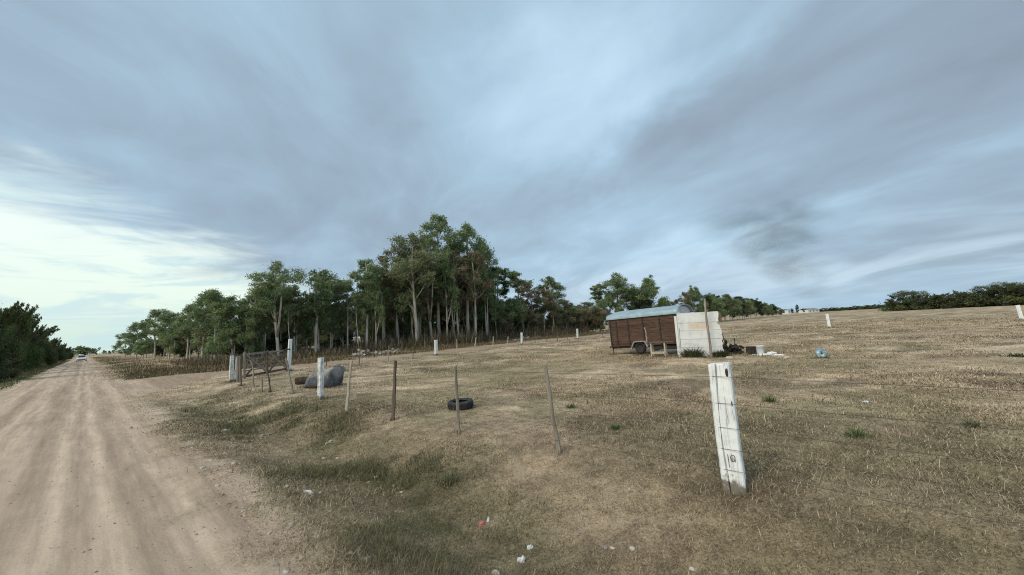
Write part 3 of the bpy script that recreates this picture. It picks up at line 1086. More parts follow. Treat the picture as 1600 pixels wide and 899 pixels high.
P_bare = [bare_proto(61, 8, SCRUB, 30), bare_proto(62, 8, SCRUB, 75)]
P_hedge = [bush_proto(71, 4, 3.2, SCRUB, 24, 90, .34, 3), bush_proto(72, 4, 3.4, [[.085, .10, .05], [.10, .11, .06]], 24, 90, .34, 2)]
HG = 'scrub on the far right edge of the field'
hx = [(1412, 462), (1424, 458), (1437, 461), (1450, 460), (1463, 459), (1476, 458), (1489, 459), (1502, 455), (1515, 455), (1528, 451), (1541, 452), (1555, 449), (1570, 449), (1584, 446), (1598, 444), (1614, 444), (1632, 442), (1652, 440)]
for i, (px, py) in enumerate(hx):
    lab = 'dark bush in the long scrub hedge on the far right'
    if i == 0:
        lab = 'leftmost dark bush where the scrub on the far right begins'
    place(P_hedge[i % 2], at_depth(px, 135 - 2 * i), py, px, label=lab, group=HG, wide=1.35, cat='bush')
for px, py, d, pr, wd, lab in [(1417, 449, 138, P_bare[1], 1.2, 'small leafy acacia at the left end of the right hand scrub'),
                               (1434, 449, 136, P_bare[0], 1.2, 'bare twiggy acacia next to the left end of the scrub'),
                               (1548, 438, 112, P_bare[0], 1.3, 'wide bare branched acacia above the scrub on the right'),
                               (1572, 435, 108, P_bare[1], 1.2, 'leafier acacia right of the wide bare one above the scrub'),
                               (1600, 437, 105, P_bare[1], 1.3, 'dark leafy acacia at the right edge of the view above the scrub')]:
    place(pr, at_depth(px, d), py, px, label=lab, group=HG, wide=wd)
for i in range(22):
    px = 1280 + i * 6.2
    place(P_hedge[i % 2], at_depth(px, 420 - 4 * i), horizon_y(px) - random.uniform(2.0, 4.0), px, label='tiny dark bush in the thin line along the horizon left of the right hand scrub', group='bushes along the horizon', wide=2.2, cat='bush')
place(P_lolly[1], at_depth(1386, 330), 472, 1386, label='tiny lone tree on the horizon left of the right hand scrub', group='bushes along the horizon', wide=2.0)
place(P_dense[1], at_depth(1246, 330), 476, 1246, label='narrow dark tree between the far white houses', group='trees by the far houses', wide=.7)
place(P_dense[1], at_depth(1238, 340), 482, 1238, label='very small dark tree left of the narrow one by the far houses', group='trees by the far houses', wide=.8)
place(P_dense[0], at_depth(1256, 340), 483, 1256, label='very small dark tree right of the narrow one by the far houses', group='trees by the far houses', wide=.9)
for i, (px, py, d) in enumerate([(122, 540, 300), (128, 541, 330), (134, 543, 360), (140, 543, 380), (147, 544, 400), (155, 543, 420), (163, 547, 420), (171, 548, 430), (178, 547, 380)]):
    place(P_dense[i % 3] if i != 5 else P_lolly[1], at_depth(px, d), py, px, label='distant tree at the far end of the dirt road, beyond the car' if i != 5 else 'distant round topped tree at the far end of the dirt road', group='trees at the end of the road', wide=1.5)
for pr in ALLP + P_bush + P_bare + P_hedge:
    for ch in list(pr.children):
        bpy.data.objects.remove(ch)
    bpy.data.objects.remove(pr)

# ------------------------------------------------------------------ fences
def paint_material(name='whitewashed_wood', wear=0.0):
    m, t, b = material(name, 0.75, 0.2)
    co = t.n('ShaderNodeTexCoord').outputs['Object']
    mp = t.n('ShaderNodeMapping')
    mp.inputs['Scale'].default_value = (1, 1, .06)
    t.l(co, mp.inputs[0])
    grain = t.noise(mp.outputs[0], 42, 5, .65, .3)
    patch = t.noise(co, 7, 5, .65, .5)
    sp = t.n('ShaderNodeSeparateXYZ')
    t.l(co, sp.inputs[0])
    worn = t.m('MULTIPLY', t.sstep(grain, .50 - wear, .64 - wear), t.sstep(patch, .40 - wear, .62 - wear, .15, 1.0))
    foot = t.sstep(t.m('ADD', sp.outputs[2], t.m('MULTIPLY', t.m('SUBTRACT', patch, .5), .5)), .13, .05)
    white = t.mix(t.sstep(patch, .4, .7), (.80, .83, .84), (.68, .72, .74))
    wood = t.mix(grain, (.14, .12, .10), (.34, .31, .28))
    c = t.mix(t.m('MULTIPLY', worn, .85), white, wood)
    c = t.mix(t.m('MULTIPLY', foot, .92), c, t.mix(grain, (.07, .055, .04), (.20, .17, .13)))
    t.l(c, b.inputs['Base Color'])
    bump(t, b, grain, .35, .01)
    return m


MAT_WHITE = paint_material()
MAT_WORN = paint_material('worn_whitewashed_wood', 0.07)
MAT_GREYWOOD = noisy('weathered_wood', [(.3, (.13, .11, .09)), (.5, (.25, .215, .18)), (.72, (.40, .36, .31))], 18, (1, 1, .08), bmp=.5, dist=.006)
MAT_DARKWOOD = noisy('dark_weathered_wood', [(.3, (.055, .043, .034)), (.5, (.115, .092, .072)), (.72, (.20, .165, .135))], 18, (1, 1, .08), bmp=.5, dist=.006)
MAT_PALEWOOD = noisy('pale_bare_wood', [(.3, (.26, .215, .165)), (.5, (.40, .345, .28)), (.72, (.54, .48, .40))], 18, (1, 1, .08), bmp=.5, dist=.006)
MAT_WIRE = noisy('old_wire', [(.3, (.05, .045, .04)), (.7, (.13, .12, .11))], 30, rough=.6, metal=.4)
MAT_SCRAWL = noisy('dark_marking', [(.3, (.08, .07, .065)), (.7, (.24, .215, .20))], 40)
MAT_KNOT = noisy('dark_knot', [(.3, (.02, .018, .016)), (.7, (.06, .05, .045))], 30)
ROADYAW = math.atan2(TV[1], TV[0])


def post_body(H, w, d, seed, crack=True):
    """squared post, front face towards -y, with an open drying crack down the front"""
    r = random.Random(seed)
    bm = bmesh.new()
    zs = [-.25, 0, .04, .1] + [H * k / 12 for k in range(2, 12)] + [H - .012, H]
    rings = []
    gx0 = -.16 * w
    for i, z in enumerate(zs):
        q = max(0, z) / H
        wob = .008 * math.sin(3 * q + seed) * w / .2
        s = 1.0 - .03 * q + r.uniform(-.012, .012)
        if i == len(zs) - 1:
            s *= .965
        hw, hd, c = w / 2 * s, d / 2 * s, .012
        gx = gx0 + .06 * w * math.sin(4.2 * q + seed) - .02 * w * q
        gw, gd = (.006 + .0035 * math.sin(9 * q + seed * 2), .03) if crack else (.002, .001)
        pts = [(-hw + c, -hd), (gx - gw, -hd), (gx, -hd + gd), (gx + gw, -hd), (hw - c, -hd), (hw, -hd + c), (hw, hd - c), (hw - c, hd), (-hw + c, hd), (-hw, hd - c), (-hw, -hd + c)]
        if z >= H - .013:
            tilt = .01
        else:
            tilt = 0
        rings.append([bm.verts.new((x + wob, y, z + tilt * x / w + (r.uniform(-.003, .003) if z > 0 else 0))) for x, y in pts])
    n = len(rings[0])
    for a, b in zip(rings, rings[1:]):
        for k in range(n):
            bm.faces.new((a[k], a[(k + 1) % n], b[(k + 1) % n], b[k]))
    bm.faces.new(rings[-1])
    return bm


def orient(base, top, yaw):
    """rotation that takes local z to the leaning axis, then yaw about z"""
    ax = (top - base).normalized()
    q = Vector((0, 0, 1)).rotation_difference(ax)
    return (q @ Matrix.Rotation(yaw, 3, 'Z').to_quaternion()).to_euler()


def fence_post(bpx, tpx, w, d, label, group, yaw=None, seed=1, name='fence_post', mat=None):
    b = G(*bpx)
    tp = top_at(b, *tpx)
    yaw = (ROADYAW + math.pi) if yaw is None else yaw
    o = from_bm(name, post_body((tp - b).length, w, d, seed), mat or MAT_WHITE, loc=b)
    o.rotation_euler = orient(b, tp, yaw)
    tag(o, label, 'fence post', group)
    return o, b, tp


FG = 'white fence posts of the roadside fence'
yaw_road = math.atan2(-TV[1], -TV[0])            # local x points back along the road, so -y faces the road
big_b = G(1149, 768)
big_t = top_at(big_b, 1124.5, 568)
H_big = (big_t - big_b).length
big = empty('fence_post', big_b, orient(big_b, big_t, yaw_road + math.radians(9)), 'large whitewashed fence post with a long crack, nearest to the viewer', 'fence post', FG)
from_bm('post_body', post_body(H_big, .205, .12, 3), MAT_WHITE, big)
bm = bmesh.new()                                  # dark hole with a bolt near the top right
bmesh.ops.create_uvsphere(bm, u_segments=14, v_segments=8, radius=1, matrix=Matrix.Translation((.062, -.060, H_big - .085)) @ Matrix.Diagonal((.014, .006, .042, 1)))
from_bm('knot_hole', bm, MAT_KNOT, big, smoothed=True)
bm = bmesh.new()
bmesh.ops.create_uvsphere(bm, u_segments=10, v_segments=6, radius=1, matrix=Matrix.Translation((.075, -.0585, H_big - .385)) @ Matrix.Diagonal((.006, .004, .028, 1)))
from_bm('wood_knot', bm, MAT_KNOT, big, smoothed=True)


def stroke(bm, pts, r=.0035):
    add_tube(bm, [(x, -.0605, z) for x, z in pts], [r * .5] + [r] * (len(pts) - 2) + [r * .5] if len(pts) > 2 else r, 6)


bm = bmesh.new()                                  # the scrawled number
z0 = H_big * .262
stroke(bm, [(-.026, z0 + .045), (-.018, z0 + .03), (-.016, z0 - .02), (-.014, z0 - .085)], .0042)
stroke(bm, [(.024 + .019 * math.cos(a), z0 + .008 + .030 * math.sin(a)) for a in [math.pi * .5 + 2 * math.pi * k / 14 for k in range(15)]], .0042)
stroke(bm, [(.010, z0 - .028), (.026, z0 + .01), (.044, z0 - .028), (.046, z0 - .008), (.030, z0 - .01)], .003)
from_bm('painted_number', bm, MAT_SCRAWL, big, smoothed=True)

_, p500b, p500t = fence_post((501, 625), (501, 559), .19, .11, 'white fence post with peeling paint standing in front of the dark bag', FG, yaw_road, 5, mat=MAT_WORN)
nb, tb = nt(np.array([big_b.x, p500b.x]), np.array([big_b.y, p500b.y]))
FENCE_N = float((nb[0] + nb[1]) / 2)
step = float(tb[1] - tb[0])
x_, y_ = xy(float(nb[0]) + .05, float(tb[0]) - step)
o = from_bm('fence_post', post_body(1.3, .2, .12, 8), MAT_WHITE, loc=(x_, y_, float(height(x_, y_))))
o.rotation_euler = (0, 0, yaw_road)
tag(o, 'white fence post beyond the right end of the roadside wires, outside the picture', 'fence post', FG)

yaw_n = math.atan2(NV[1], NV[0])
TG = 'small white posts of the fence along the track'
track_posts = [((681.5, 555), (681, 531.5), 'white post of the track fence with a cut top, left of the other two'),
               ((815.5, 538.5), (815, 520), 'white post of the track fence, middle one of three'),
               ((902.5, 530), (902, 514), 'white post of the track fence nearest to the trailer')]
tp_pts = []
for (bp, tp, lab) in track_posts:
    _, b_, t_ = fence_post(bp, tp, .23, .14, lab, TG, yaw_n, 6)
    tp_pts.append(b_)
BGp = 'white posts of the fence at the back of the field'
_, bk1, _ = fence_post((1296.5, 512), (1292, 491), .24, .14, 'white leaning post far out in the field right of the blue jug', BGp, yaw_road, 4)
_, bk2, _ = fence_post((1597, 500), (1590, 477), .24, .14, 'white post far out at the right edge of the picture', BGp, yaw_road, 9)

# gate posts
_, gp_far, gp_fart = fence_post((450.5, 580.5), (454, 530), .20, .13, 'tall white gate post at the far end of the wooden gate', 'gate posts', yaw_n, 7, 'gate_post')
gp_b = G(364, 597)
gp_t = top_at(gp_b, 365, 556)
gp = empty('gate_post', gp_b, orient(gp_b, gp_t, yaw_n), 'split and weathered white gate post at the near end of the wooden gate', 'gate post', 'gate posts')
Hg = (gp_t - gp_b).length
gb = from_bm('post_body', post_body(Hg, .16, .14, 10), MAT_WORN, gp)
gb.location = (-.06, 0, 0)
gb2 = from_bm('split_half', post_body(Hg * .95, .11, .12, 12), MAT_WORN, gp)
gb2.location = (.10, -.03, 0)
gb2.rotation_euler = (0, math.radians(1.5), 0)
b_ = G(373, 597)
o = from_bm('gate_post', post_body(Hg * .97, .16, .13, 15), MAT_GREYWOOD, loc=b_)
o.rotation_euler = (0, 0, yaw_n)
tag(o, 'grey unpainted gate post beside the split white one', 'gate post', 'gate posts')


# stakes
def stake(bpx, tpx, r, mat, label, group, seed, fork=False, crook=0.0, pointed=False):
    b = G(*bpx)
    tp = top_at(b, *tpx)
    v = tp - b
    rd = random.Random(seed)
    bm = bmesh.new()
    side = v.cross(Vector((b.x, b.y, 0))).normalized()
    pts, rads = [], []
    for k in range(9):
        q = k / 8
        pts.append(v * q + side * (crook * math.sin(q * 5 + seed) + rd.uniform(-.25, .25) * r))
        rads.append(r * rd.uniform(.85, 1.15) * (1 - .15 * q))
    pts.insert(0, -v.normalized() * .15)
    rads.insert(0, r)
    if pointed:
        rads[1] = r * 1.25
    add_tube(bm, pts, rads, 7)
    if fork:
        add_tube(bm, [v * .97, v * 1.0 + side * -.05 + Vector((0, 0, .05))], [r * .6, r * .25], 5)
    o = from_bm('fence_stake', bm, mat, loc=b)
    tag(o, label, 'fence stake', group)
    return b, tp


SG = 'thin stakes of the roadside fence'
near_stakes = [
    ((377, 603), (376, 561), .032, MAT_DARKWOOD, 'dark upright stake right beside the split gate post', {}),
    ((400, 605), (390, 563), .030, MAT_GREYWOOD, 'crooked grey stake in front of the left half of the gate', dict(crook=.05)),
    ((409, 613), (410, 593), .030, MAT_GREYWOOD, 'short broken stake in front of the gate', {}),
    ((422, 613), (415, 564), .030, MAT_DARKWOOD, 'thin dark stake in front of the middle of the gate', dict(crook=.02)),
    ((458, 615), (447, 560), .034, MAT_GREYWOOD, 'leaning stake crossing the foot of the tall white gate post', {}),
    ((542, 643), (549, 564), .036, MAT_PALEWOOD, 'pale stake leaning right, just right of the dark bag', {}),
    ((614, 656), (618, 564), .036, MAT_DARKWOOD, 'dark square stake between the bag and the tyre', {}),
    ((717, 677), (711, 573), .030, MAT_GREYWOOD, 'thin forked stake standing in front of the tyre', dict(fork=True)),
    ((873, 708), (851, 571), .030, MAT_GREYWOOD, 'grey stake leaning strongly left, right of the tyre', dict(pointed=True)),
]
for i, (bp, tp, r, mt, lab, kw) in enumerate(near_stakes):
    stake(bp, tp, r, mt, lab, SG, i, **kw)
SG2 = 'thin stakes of the fence along the track'
ts = [((510, 573), (510, 549), .035, MAT_DARKWOOD, 'dark stake just behind the white post and the bag'),
      ((561, 570), (563, 541), .035, MAT_DARKWOOD, 'dark stake by the track above the pale leaning stake'),
      ((606, 565), (608, 540), .035, MAT_GREYWOOD, 'grey stake by the track, above the dark square stake'),
      ((645, 561), (646, 550), .03, MAT_DARKWOOD, 'short dark stake left of the white post by the track'),
      ((656, 559), (656, 550), .03, MAT_PALEWOOD, 'short pale stake left of the white post by the track'),
      ((714, 551), (714, 530), .04, MAT_PALEWOOD, 'pale stake first to the right of the left white track post'),
      ((742, 542), (744, 527), .06, MAT_PALEWOOD, 'thick pale leaning stake on the track edge'),
      ((770, 544), (771, 526), .05, MAT_PALEWOOD, 'pale stake halfway between two white track posts'),
      ((793, 538), (794, 526), .05, MAT_PALEWOOD, 'pale stake just left of the middle white track post'),
      ((836, 537), (836, 522), .045, MAT_DARKWOOD, 'dark stake first to the right of the middle white track post'),
      ((854.5, 535), (855, 521), .045, MAT_DARKWOOD, 'dark stake second to the right of the middle white track post'),
      ((871, 533), (871, 519), .045, MAT_DARKWOOD, 'dark stake third to the right of the middle white track post'),
      ((887, 531.5), (887, 518), .045, MAT_DARKWOOD, 'dark stake just left of the white track post near the trailer'),
      ((941, 527), (941, 514), .045, MAT_DARKWOOD, 'dark stake at the left end of the trailer')]
for i, (bp, tp, r, mt, lab) in enumerate(ts):
    stake(bp, tp, r, mt, lab, SG2, 30 + i)
SG3 = 'thin stakes of the fence at the back of the field'
for i, (bp, tp, lab) in enumerate([((1146, 520.5), (1145.5, 503), 'pale thin stake in the field just right of the white panel'),
                                   ((1171, 512), (1171, 494), 'faint pale stake in the field behind the rubbish'),
                                   ((1240, 516), (1239.5, 496), 'pale thin stake left of the white leaning post in the field'),
                                   ((1367, 505), (1366, 488), 'pale thin stake right of the white leaning post in the field')]):
    stake(bp, tp, .032, MAT_PALEWOOD, lab, SG3, 60 + i)


# wires
def wire(pts, r, label, group):
    bm = bmesh.new()
    out = []
    for a, b in zip(pts, pts[1:]):
        for k in range(10):
            q = k / 10
            p = Vector(a).lerp(Vector(b), q)
            p.z -= .06 * 4 * q * (1 - q) * ((Vector(a) - Vector(b)).length / 12)
            out.append(p)
    out.append(Vector(pts[-1]))
    add_tube(bm, out, r, 5)
    o = from_bm('fence_wire', bm, MAT_WIRE)
    tag(o, label, 'fence wire', group)


front_off = Vector((-NV[0], -NV[1], 0))
xe, ye = xy(float(nb[0]) + .05, float(tb[0]) - step)
pe = Vector((xe, ye, float(height(xe, ye))))
for f_, nm in zip((.90, .69, .50, .335, .175), ('top', 'second highest', 'middle', 'second lowest', 'lowest')):
    pts = [gp_b + Vector((0, 0, 1.25 * f_)) + front_off * .16, p500b + (p500t - p500b) * f_ + front_off * .085,
           big_b + (big_t - big_b) * f_ + front_off * .069, pe + Vector((0, 0, 1.3 * f_)) + front_off * .07]
    wire(pts, .0021, f'{nm} wire of the roadside fence, crossing the large white post', 'wires of the roadside fence')
for f_, nm in ((1.05, 'top'), (.75, 'middle'), (.4, 'lowest')):
    off = Vector((TV[0], TV[1], 0)) * .09
    pts = [gp_far + Vector((0, 0, f_ * 1.1)) + off] + [p + Vector((0, 0, f_)) + off for p in tp_pts]
    wire(pts, .004, f'{nm} wire of the fence along the track', 'wires of the track fence')
    wire([bk1 + Vector((0, 0, f_)), bk2 + Vector((0, 0, f_))], .004, f'{nm} wire of the fence at the back of the field', 'wires of the back fence')


# gate
def wooden_gate():
    a, b = gp_b + Vector((.1, .55, 0)), gp_far - Vector((0, .22, 0))
    v = b - a
    L = v.length
    yaw = math.atan2(v.y, v.x)
    root = empty('wooden_gate', a, (0, 0, yaw), 'weathered wooden farm gate with crossed braces between two white posts', 'gate')
    H0, lo = 1.22, .16
    bm = bmesh.new()
    add_box(bm, (L / 2, 0, H0), (L, .05, .10), bev=.008, jit=.01)
    from_bm('top_rail', bm, MAT_GREYWOOD, root)
    bm = bmesh.new()
    add_box(bm, (L / 2, 0, lo), (L, .05, .11), bev=.008, jit=.01)
    from_bm('bottom_rail', bm, MAT_DARKWOOD, root)
    for z in (.42, .68, .95):
        bm = bmesh.new()
        add_box(bm, (L / 2, .004, z), (L - .1, .028, .055), bev=.005, jit=.008)
        from_bm('rail', bm, MAT_GREYWOOD, root)
    for x in (.05, L / 2, L - .05):
        bm = bmesh.new()
        add_box(bm, (x, -.052, (H0 + lo) / 2), (.12, .05, H0 - lo + .22), bev=.008, jit=.008)
        from_bm('stile', bm, MAT_DARKWOOD if x > L / 4 else MAT_GREYWOOD, root)
    for x0, x1 in ((.08, L / 2 - .05), (L / 2 + .05, L - .08)):
        for s, yy in ((1, -.05), (-1, -.088)):
            z0_, z1_ = (lo, H0) if s > 0 else (H0, lo)
            d = Vector((x1 - x0, 0, z1_ - z0_))
            bm = bmesh.new()
            add_box(bm, ((x0 + x1) / 2, yy, (H0 + lo) / 2), (d.length, .034, .10), rot=Matrix.Rotation(-math.atan2(d.z, d.x), 3, 'Y'), bev=.006)
            from_bm('brace', bm, MAT_DARKWOOD if s > 0 else MAT_GREYWOOD, root)
    bm = bmesh.new()
    add_tube(bm, [(L - .35, -.08, H0 + .02), (L - .05, -.1, H0 + .06), (L + .3, -.12, H0 + .05)], [.03, .045, .03], 7)
    from_bm('latch_chain', bm, MAT_KNOT, root)


wooden_gate()

# ------------------------------------------------------------------ trailer and what stands round it
MAT_ROOF = noisy('galvanised_roof', [(.3, (.22, .31, .37)), (.55, (.30, .40, .46)), (.75, (.38, .48, .54))], 3, (1, 3, 1), rough=.5, spec=.5, metal=.15)
MAT_RIB = noisy('dark_iron', [(.3, (.02, .018, .017)), (.7, (.06, .048, .042))], 12, rough=.65)
MAT_RUBBER = noisy('old_rubber', [(.3, (.010, .010, .012)), (.7, (.034, .034, .038))], 9, rough=.7, spec=.35, bmp=.2)
MAT_DUSTY = noisy('dusty_rubber', [(.35, (.012, .012, .014)), (.6, (.04, .04, .043)), (.8, (.12, .105, .085))], 5, rough=.75, spec=.35, bmp=.2)
MAT_FENDER = noisy('dirty_white_metal', [(.3, (.17, .16, .15)), (.6, (.34, .33, .32)), (.8, (.46, .46, .45))], 8, rough=.6)
MAT_WHITEWALL = noisy('dirty_white_board', [(.25, (.42, .42, .42)), (.5, (.60, .62, .64)), (.75, (.70, .72, .74))], 4, bmp=.1)


def plank_wood():
    m, t, b = material('stained_planks', .7, .3)
    co = t.n('ShaderNodeTexCoord').outputs['Object']
    sp = t.n('ShaderNodeSeparateXYZ')
    t.l(co, sp.inputs[0])
    mp = t.n('ShaderNodeMapping')
    mp.inputs['Scale'].default_value = (.25, 1, 3.0)
    t.l(co, mp.inputs[0])
    g = t.noise(mp.outputs[0], 7, 6, .65, .4)
    row = t.m('FLOOR', t.m('MULTIPLY', sp.outputs[2], 1 / .118))
    per = t.n('ShaderNodeTexWhiteNoise', noise_dimensions='1D')
    t.l(row, per.inputs['W'])
    c = t.ramp(g, [(.3, (.038, .022, .016)), (.5, (.074, .041, .029)), (.72, (.130, .080, .058))])
    k = t.m('ADD', .72, t.m('MULTIPLY', per.outputs[0], .6))
    c = t.mix(1.0, c, t.vec(k, k, k), 'MULTIPLY')
    big_ = t.noise(co, 1.2, 4, .6)
    c = t.mix(t.sstep(big_, .52, .72, 0, .55), c, (.15, .10, .08))
    t.l(c, b.inputs['Base Color'])
    bump(t, b, g, .3, .01)
    return m


MAT_PLANK = plank_wood()


def trailer():
    A = G(957, 554)
    B = G(1064, 555.2)
    v = B - A
    v.z = 0
    L, Wd = v.length, 1.9
    yaw = math.atan2(v.y, v.x)
    up_tilt = -math.radians(1.6)
    root = empty('box_trailer', A, (0, up_tilt, yaw), 'old brown wooden box trailer with a curved pale metal roof', 'trailer')
    z0, z1 = .42, 1.93
    # plank walls (long sides), each board bevelled inside one mesh
    nb_ = 12
    hb = (z1 - z0) / nb_
    for y, nm in ((0.0, 'plank_wall'), (Wd, 'plank_wall')):
        bm = bmesh.new()
        for i in range(nb_):
            add_box(bm, (L / 2, y, z0 + hb * (i + .5)), (L, .03, hb - .006), bev=.005, jit=.0015)
        add_box(bm, (L / 2, y + (.012 if y == 0 else -.012), (z0 + z1) / 2), (L - .02, .008, z1 - z0 - .02))
        from_bm(nm, bm, MAT_PLANK, root)
    bm = bmesh.new()
    add_box(bm, (.03, Wd / 2, (z0 + z1) / 2), (.05, Wd - .05, z1 - z0), bev=.006)
    from_bm('end_wall', bm, MAT_PLANK, root)
    # white end wall with an arched gable at the right
    seg = 14
    rise = .36
    bm = bmesh.new()
    prof = [(0.03, z0), (Wd - .03, z0)] + [(Wd / 2 + (Wd / 2 - .03) * math.cos(math.pi * k / seg), z1 + rise * math.sin(math.pi * k / seg) ** .8) for k in range(seg + 1)]
    fa = [bm.verts.new((L - .03, y, z)) for y, z in prof]
    fb = [bm.verts.new((L + .01, y, z)) for y, z in prof]
    bm.faces.new(fa[::-1])
    bm.faces.new(fb)
    for k in range(len(prof)):
        bm.faces.new((fa[k], fa[(k + 1) % len(prof)], fb[(k + 1) % len(prof)], fb[k]))
    from_bm('gable_wall', bm, MAT_WHITEWALL, root)
    # ribs
    for q in (.012, .115, .30, .525, .765, .985):
        bm = bmesh.new()
        add_box(bm, (L * q, -.035, (z0 + z1) / 2 - .03), (.065, .04, z1 - z0 + .06), bev=.006)
        from_bm('wall_rib', bm, MAT_RIB, root)
    # roof: curved sheet with thickness, front edge turned down, bent over the left end
    bm = bmesh.new()
    ys = [(Wd / 2 - (Wd / 2 + .07) * math.cos(math.pi * k / 18), z1 + .01 + (rise + .04) * math.sin(math.pi * k / 18) ** .75) for k in range(19)]
    xs = [-.14, -.02, .12, .3] + [.3 + (L - .15) * k / 16 for k in range(1, 17)]
    top, bot = [], []
    for x in xs:
        f = 1.0 if x > .25 else .74 + .26 * smooth(x, -.14, .3)
        top.append([bm.verts.new((x, y, z1 + .012 + (z - z1) * f + .004 * math.sin(x * 18))) for y, z in ys])
        bot.append([bm.verts.new((x, y, z1 - .012 + (z - z1) * f + .004 * math.sin(x * 18))) for y, z in ys])
    for S, fl in ((top, 0), (bot, 1)):
        for a, b in zip(S, S[1:]):
            for k in range(18):
                q4 = (a[k], a[k + 1], b[k + 1], b[k])
                bm.faces.new(q4[::-1] if not fl else q4)
    for r0, r1 in ((top[0], bot[0]), (top[-1], bot[-1]), ([r[0] for r in top], [r[0] for r in bot]), ([r[-1] for r in top], [r[-1] for r in bot])):
        for k in range(len(r0) - 1):
            bm.faces.new((r0[k], r0[k + 1], r1[k + 1], r1[k]))
    bmesh.ops.recalc_face_normals(bm, faces=bm.faces)
    from_bm('roof', bm, MAT_ROOF, root, smoothed=True)
    bm = bmesh.new()
    add_box(bm, (L / 2 + .08, -.085, z1 - .005), (L + .35, .02, .06), bev=.004)
    from_bm('roof_edge', bm, MAT_ROOF, root)
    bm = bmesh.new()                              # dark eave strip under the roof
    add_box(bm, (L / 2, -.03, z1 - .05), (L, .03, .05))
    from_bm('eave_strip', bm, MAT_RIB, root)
    # chassis
    bm = bmesh.new()
    for y in (.12, Wd - .12):
        add_box(bm, (L / 2, y, z0 - .06), (L, .07, .12), bev=.006)
    for k in range(6):
        add_box(bm, (.2 + (L - .4) * k / 5, Wd / 2, z0 - .055), (.06, Wd - .32, .08))
    add_box(bm, (L / 2, Wd / 2, z0 - .008), (L - .02, Wd - .04, .014))
    from_bm('chassis', bm, MAT_RIB, root)
    bm = bmesh.new()                              # drop skirt right of the wheel
    add_box(bm, (L * .80, .10, z0 - .13), (L * .38, .03, .26))
    from_bm('skirt_board', bm, MAT_RIB, root)
    bm = bmesh.new()
    add_tube(bm, [(.06, .06, z0 - .04), (.06, .06, .02)], .028, 8)
    add_box(bm, (.06, .06, .015), (.12, .12, .03))
    from_bm('prop_leg', bm, MAT_RIB, root)
    bm = bmesh.new()
    add_tube(bm, [(.05, Wd / 2, z0 - .06), (-.35, Wd / 2 - .35, z0 - .06)], .035, 7)
    add_box(bm, (-.38, Wd / 2 - .38, z0 - .05), (.14, .10, .08), bev=.01)
    from_bm('tow_bar', bm, MAT_RIB, root)
    # wheel with tyre and rim, fender above it
    wx = L * .455
    for y, s in ((.0, 1), (Wd, -1)):
        M = Matrix.Translation((wx, y, .30)) @ Matrix.Rotation(math.pi / 2, 4, 'X')
        bm = bmesh.new()
        add_lathe(bm, [(.17, -.07), (.24, -.085), (.285, -.07), (.30, -.03), (.30, .03), (.285, .07), (.24, .085), (.17, .07)], 30, M)
        bmesh.ops.recalc_face_normals(bm, faces=bm.faces)
        w = from_bm('wheel', bm, MAT_RUBBER, root, smoothed=True)
        bm = bmesh.new()
        add_lathe(bm, [(.001, .03), (.06, .055), (.10, .03), (.165, .045), (.178, .07), (.178, -.06), (.001, -.05)], 24, M)
        bmesh.ops.recalc_face_normals(bm, faces=bm.faces)
        from_bm('wheel_rim', bm, MAT_RIB, w, smoothed=True)
        bm = bmesh.new()
        pr = [(-.47, .26), (-.30, .60), (-.22, .655), (.28, .655), (.36, .60), (.46, .36)]
        yo = y - s * .10
        for (xa, za), (xb, zb) in zip(pr, pr[1:]):
            d = Vector((xb - xa, 0, zb - za))
            add_box(bm, (wx + (xa + xb) / 2, yo + s * .03, (za + zb) / 2), (d.length + .01, .24, .012), rot=Matrix.Rotation(-math.atan2(d.z, d.x), 3, 'Y'))
            add_box(bm, (wx + (xa + xb) / 2, yo - s * .09, (za + zb) / 2 - .02), (d.length + .015, .012, .06), rot=Matrix.Rotation(-math.atan2(d.z, d.x), 3, 'Y'))
        from_bm('fender', bm, MAT_FENDER, root)
    return A, B, yaw


TA, TB, TYAW = trailer()


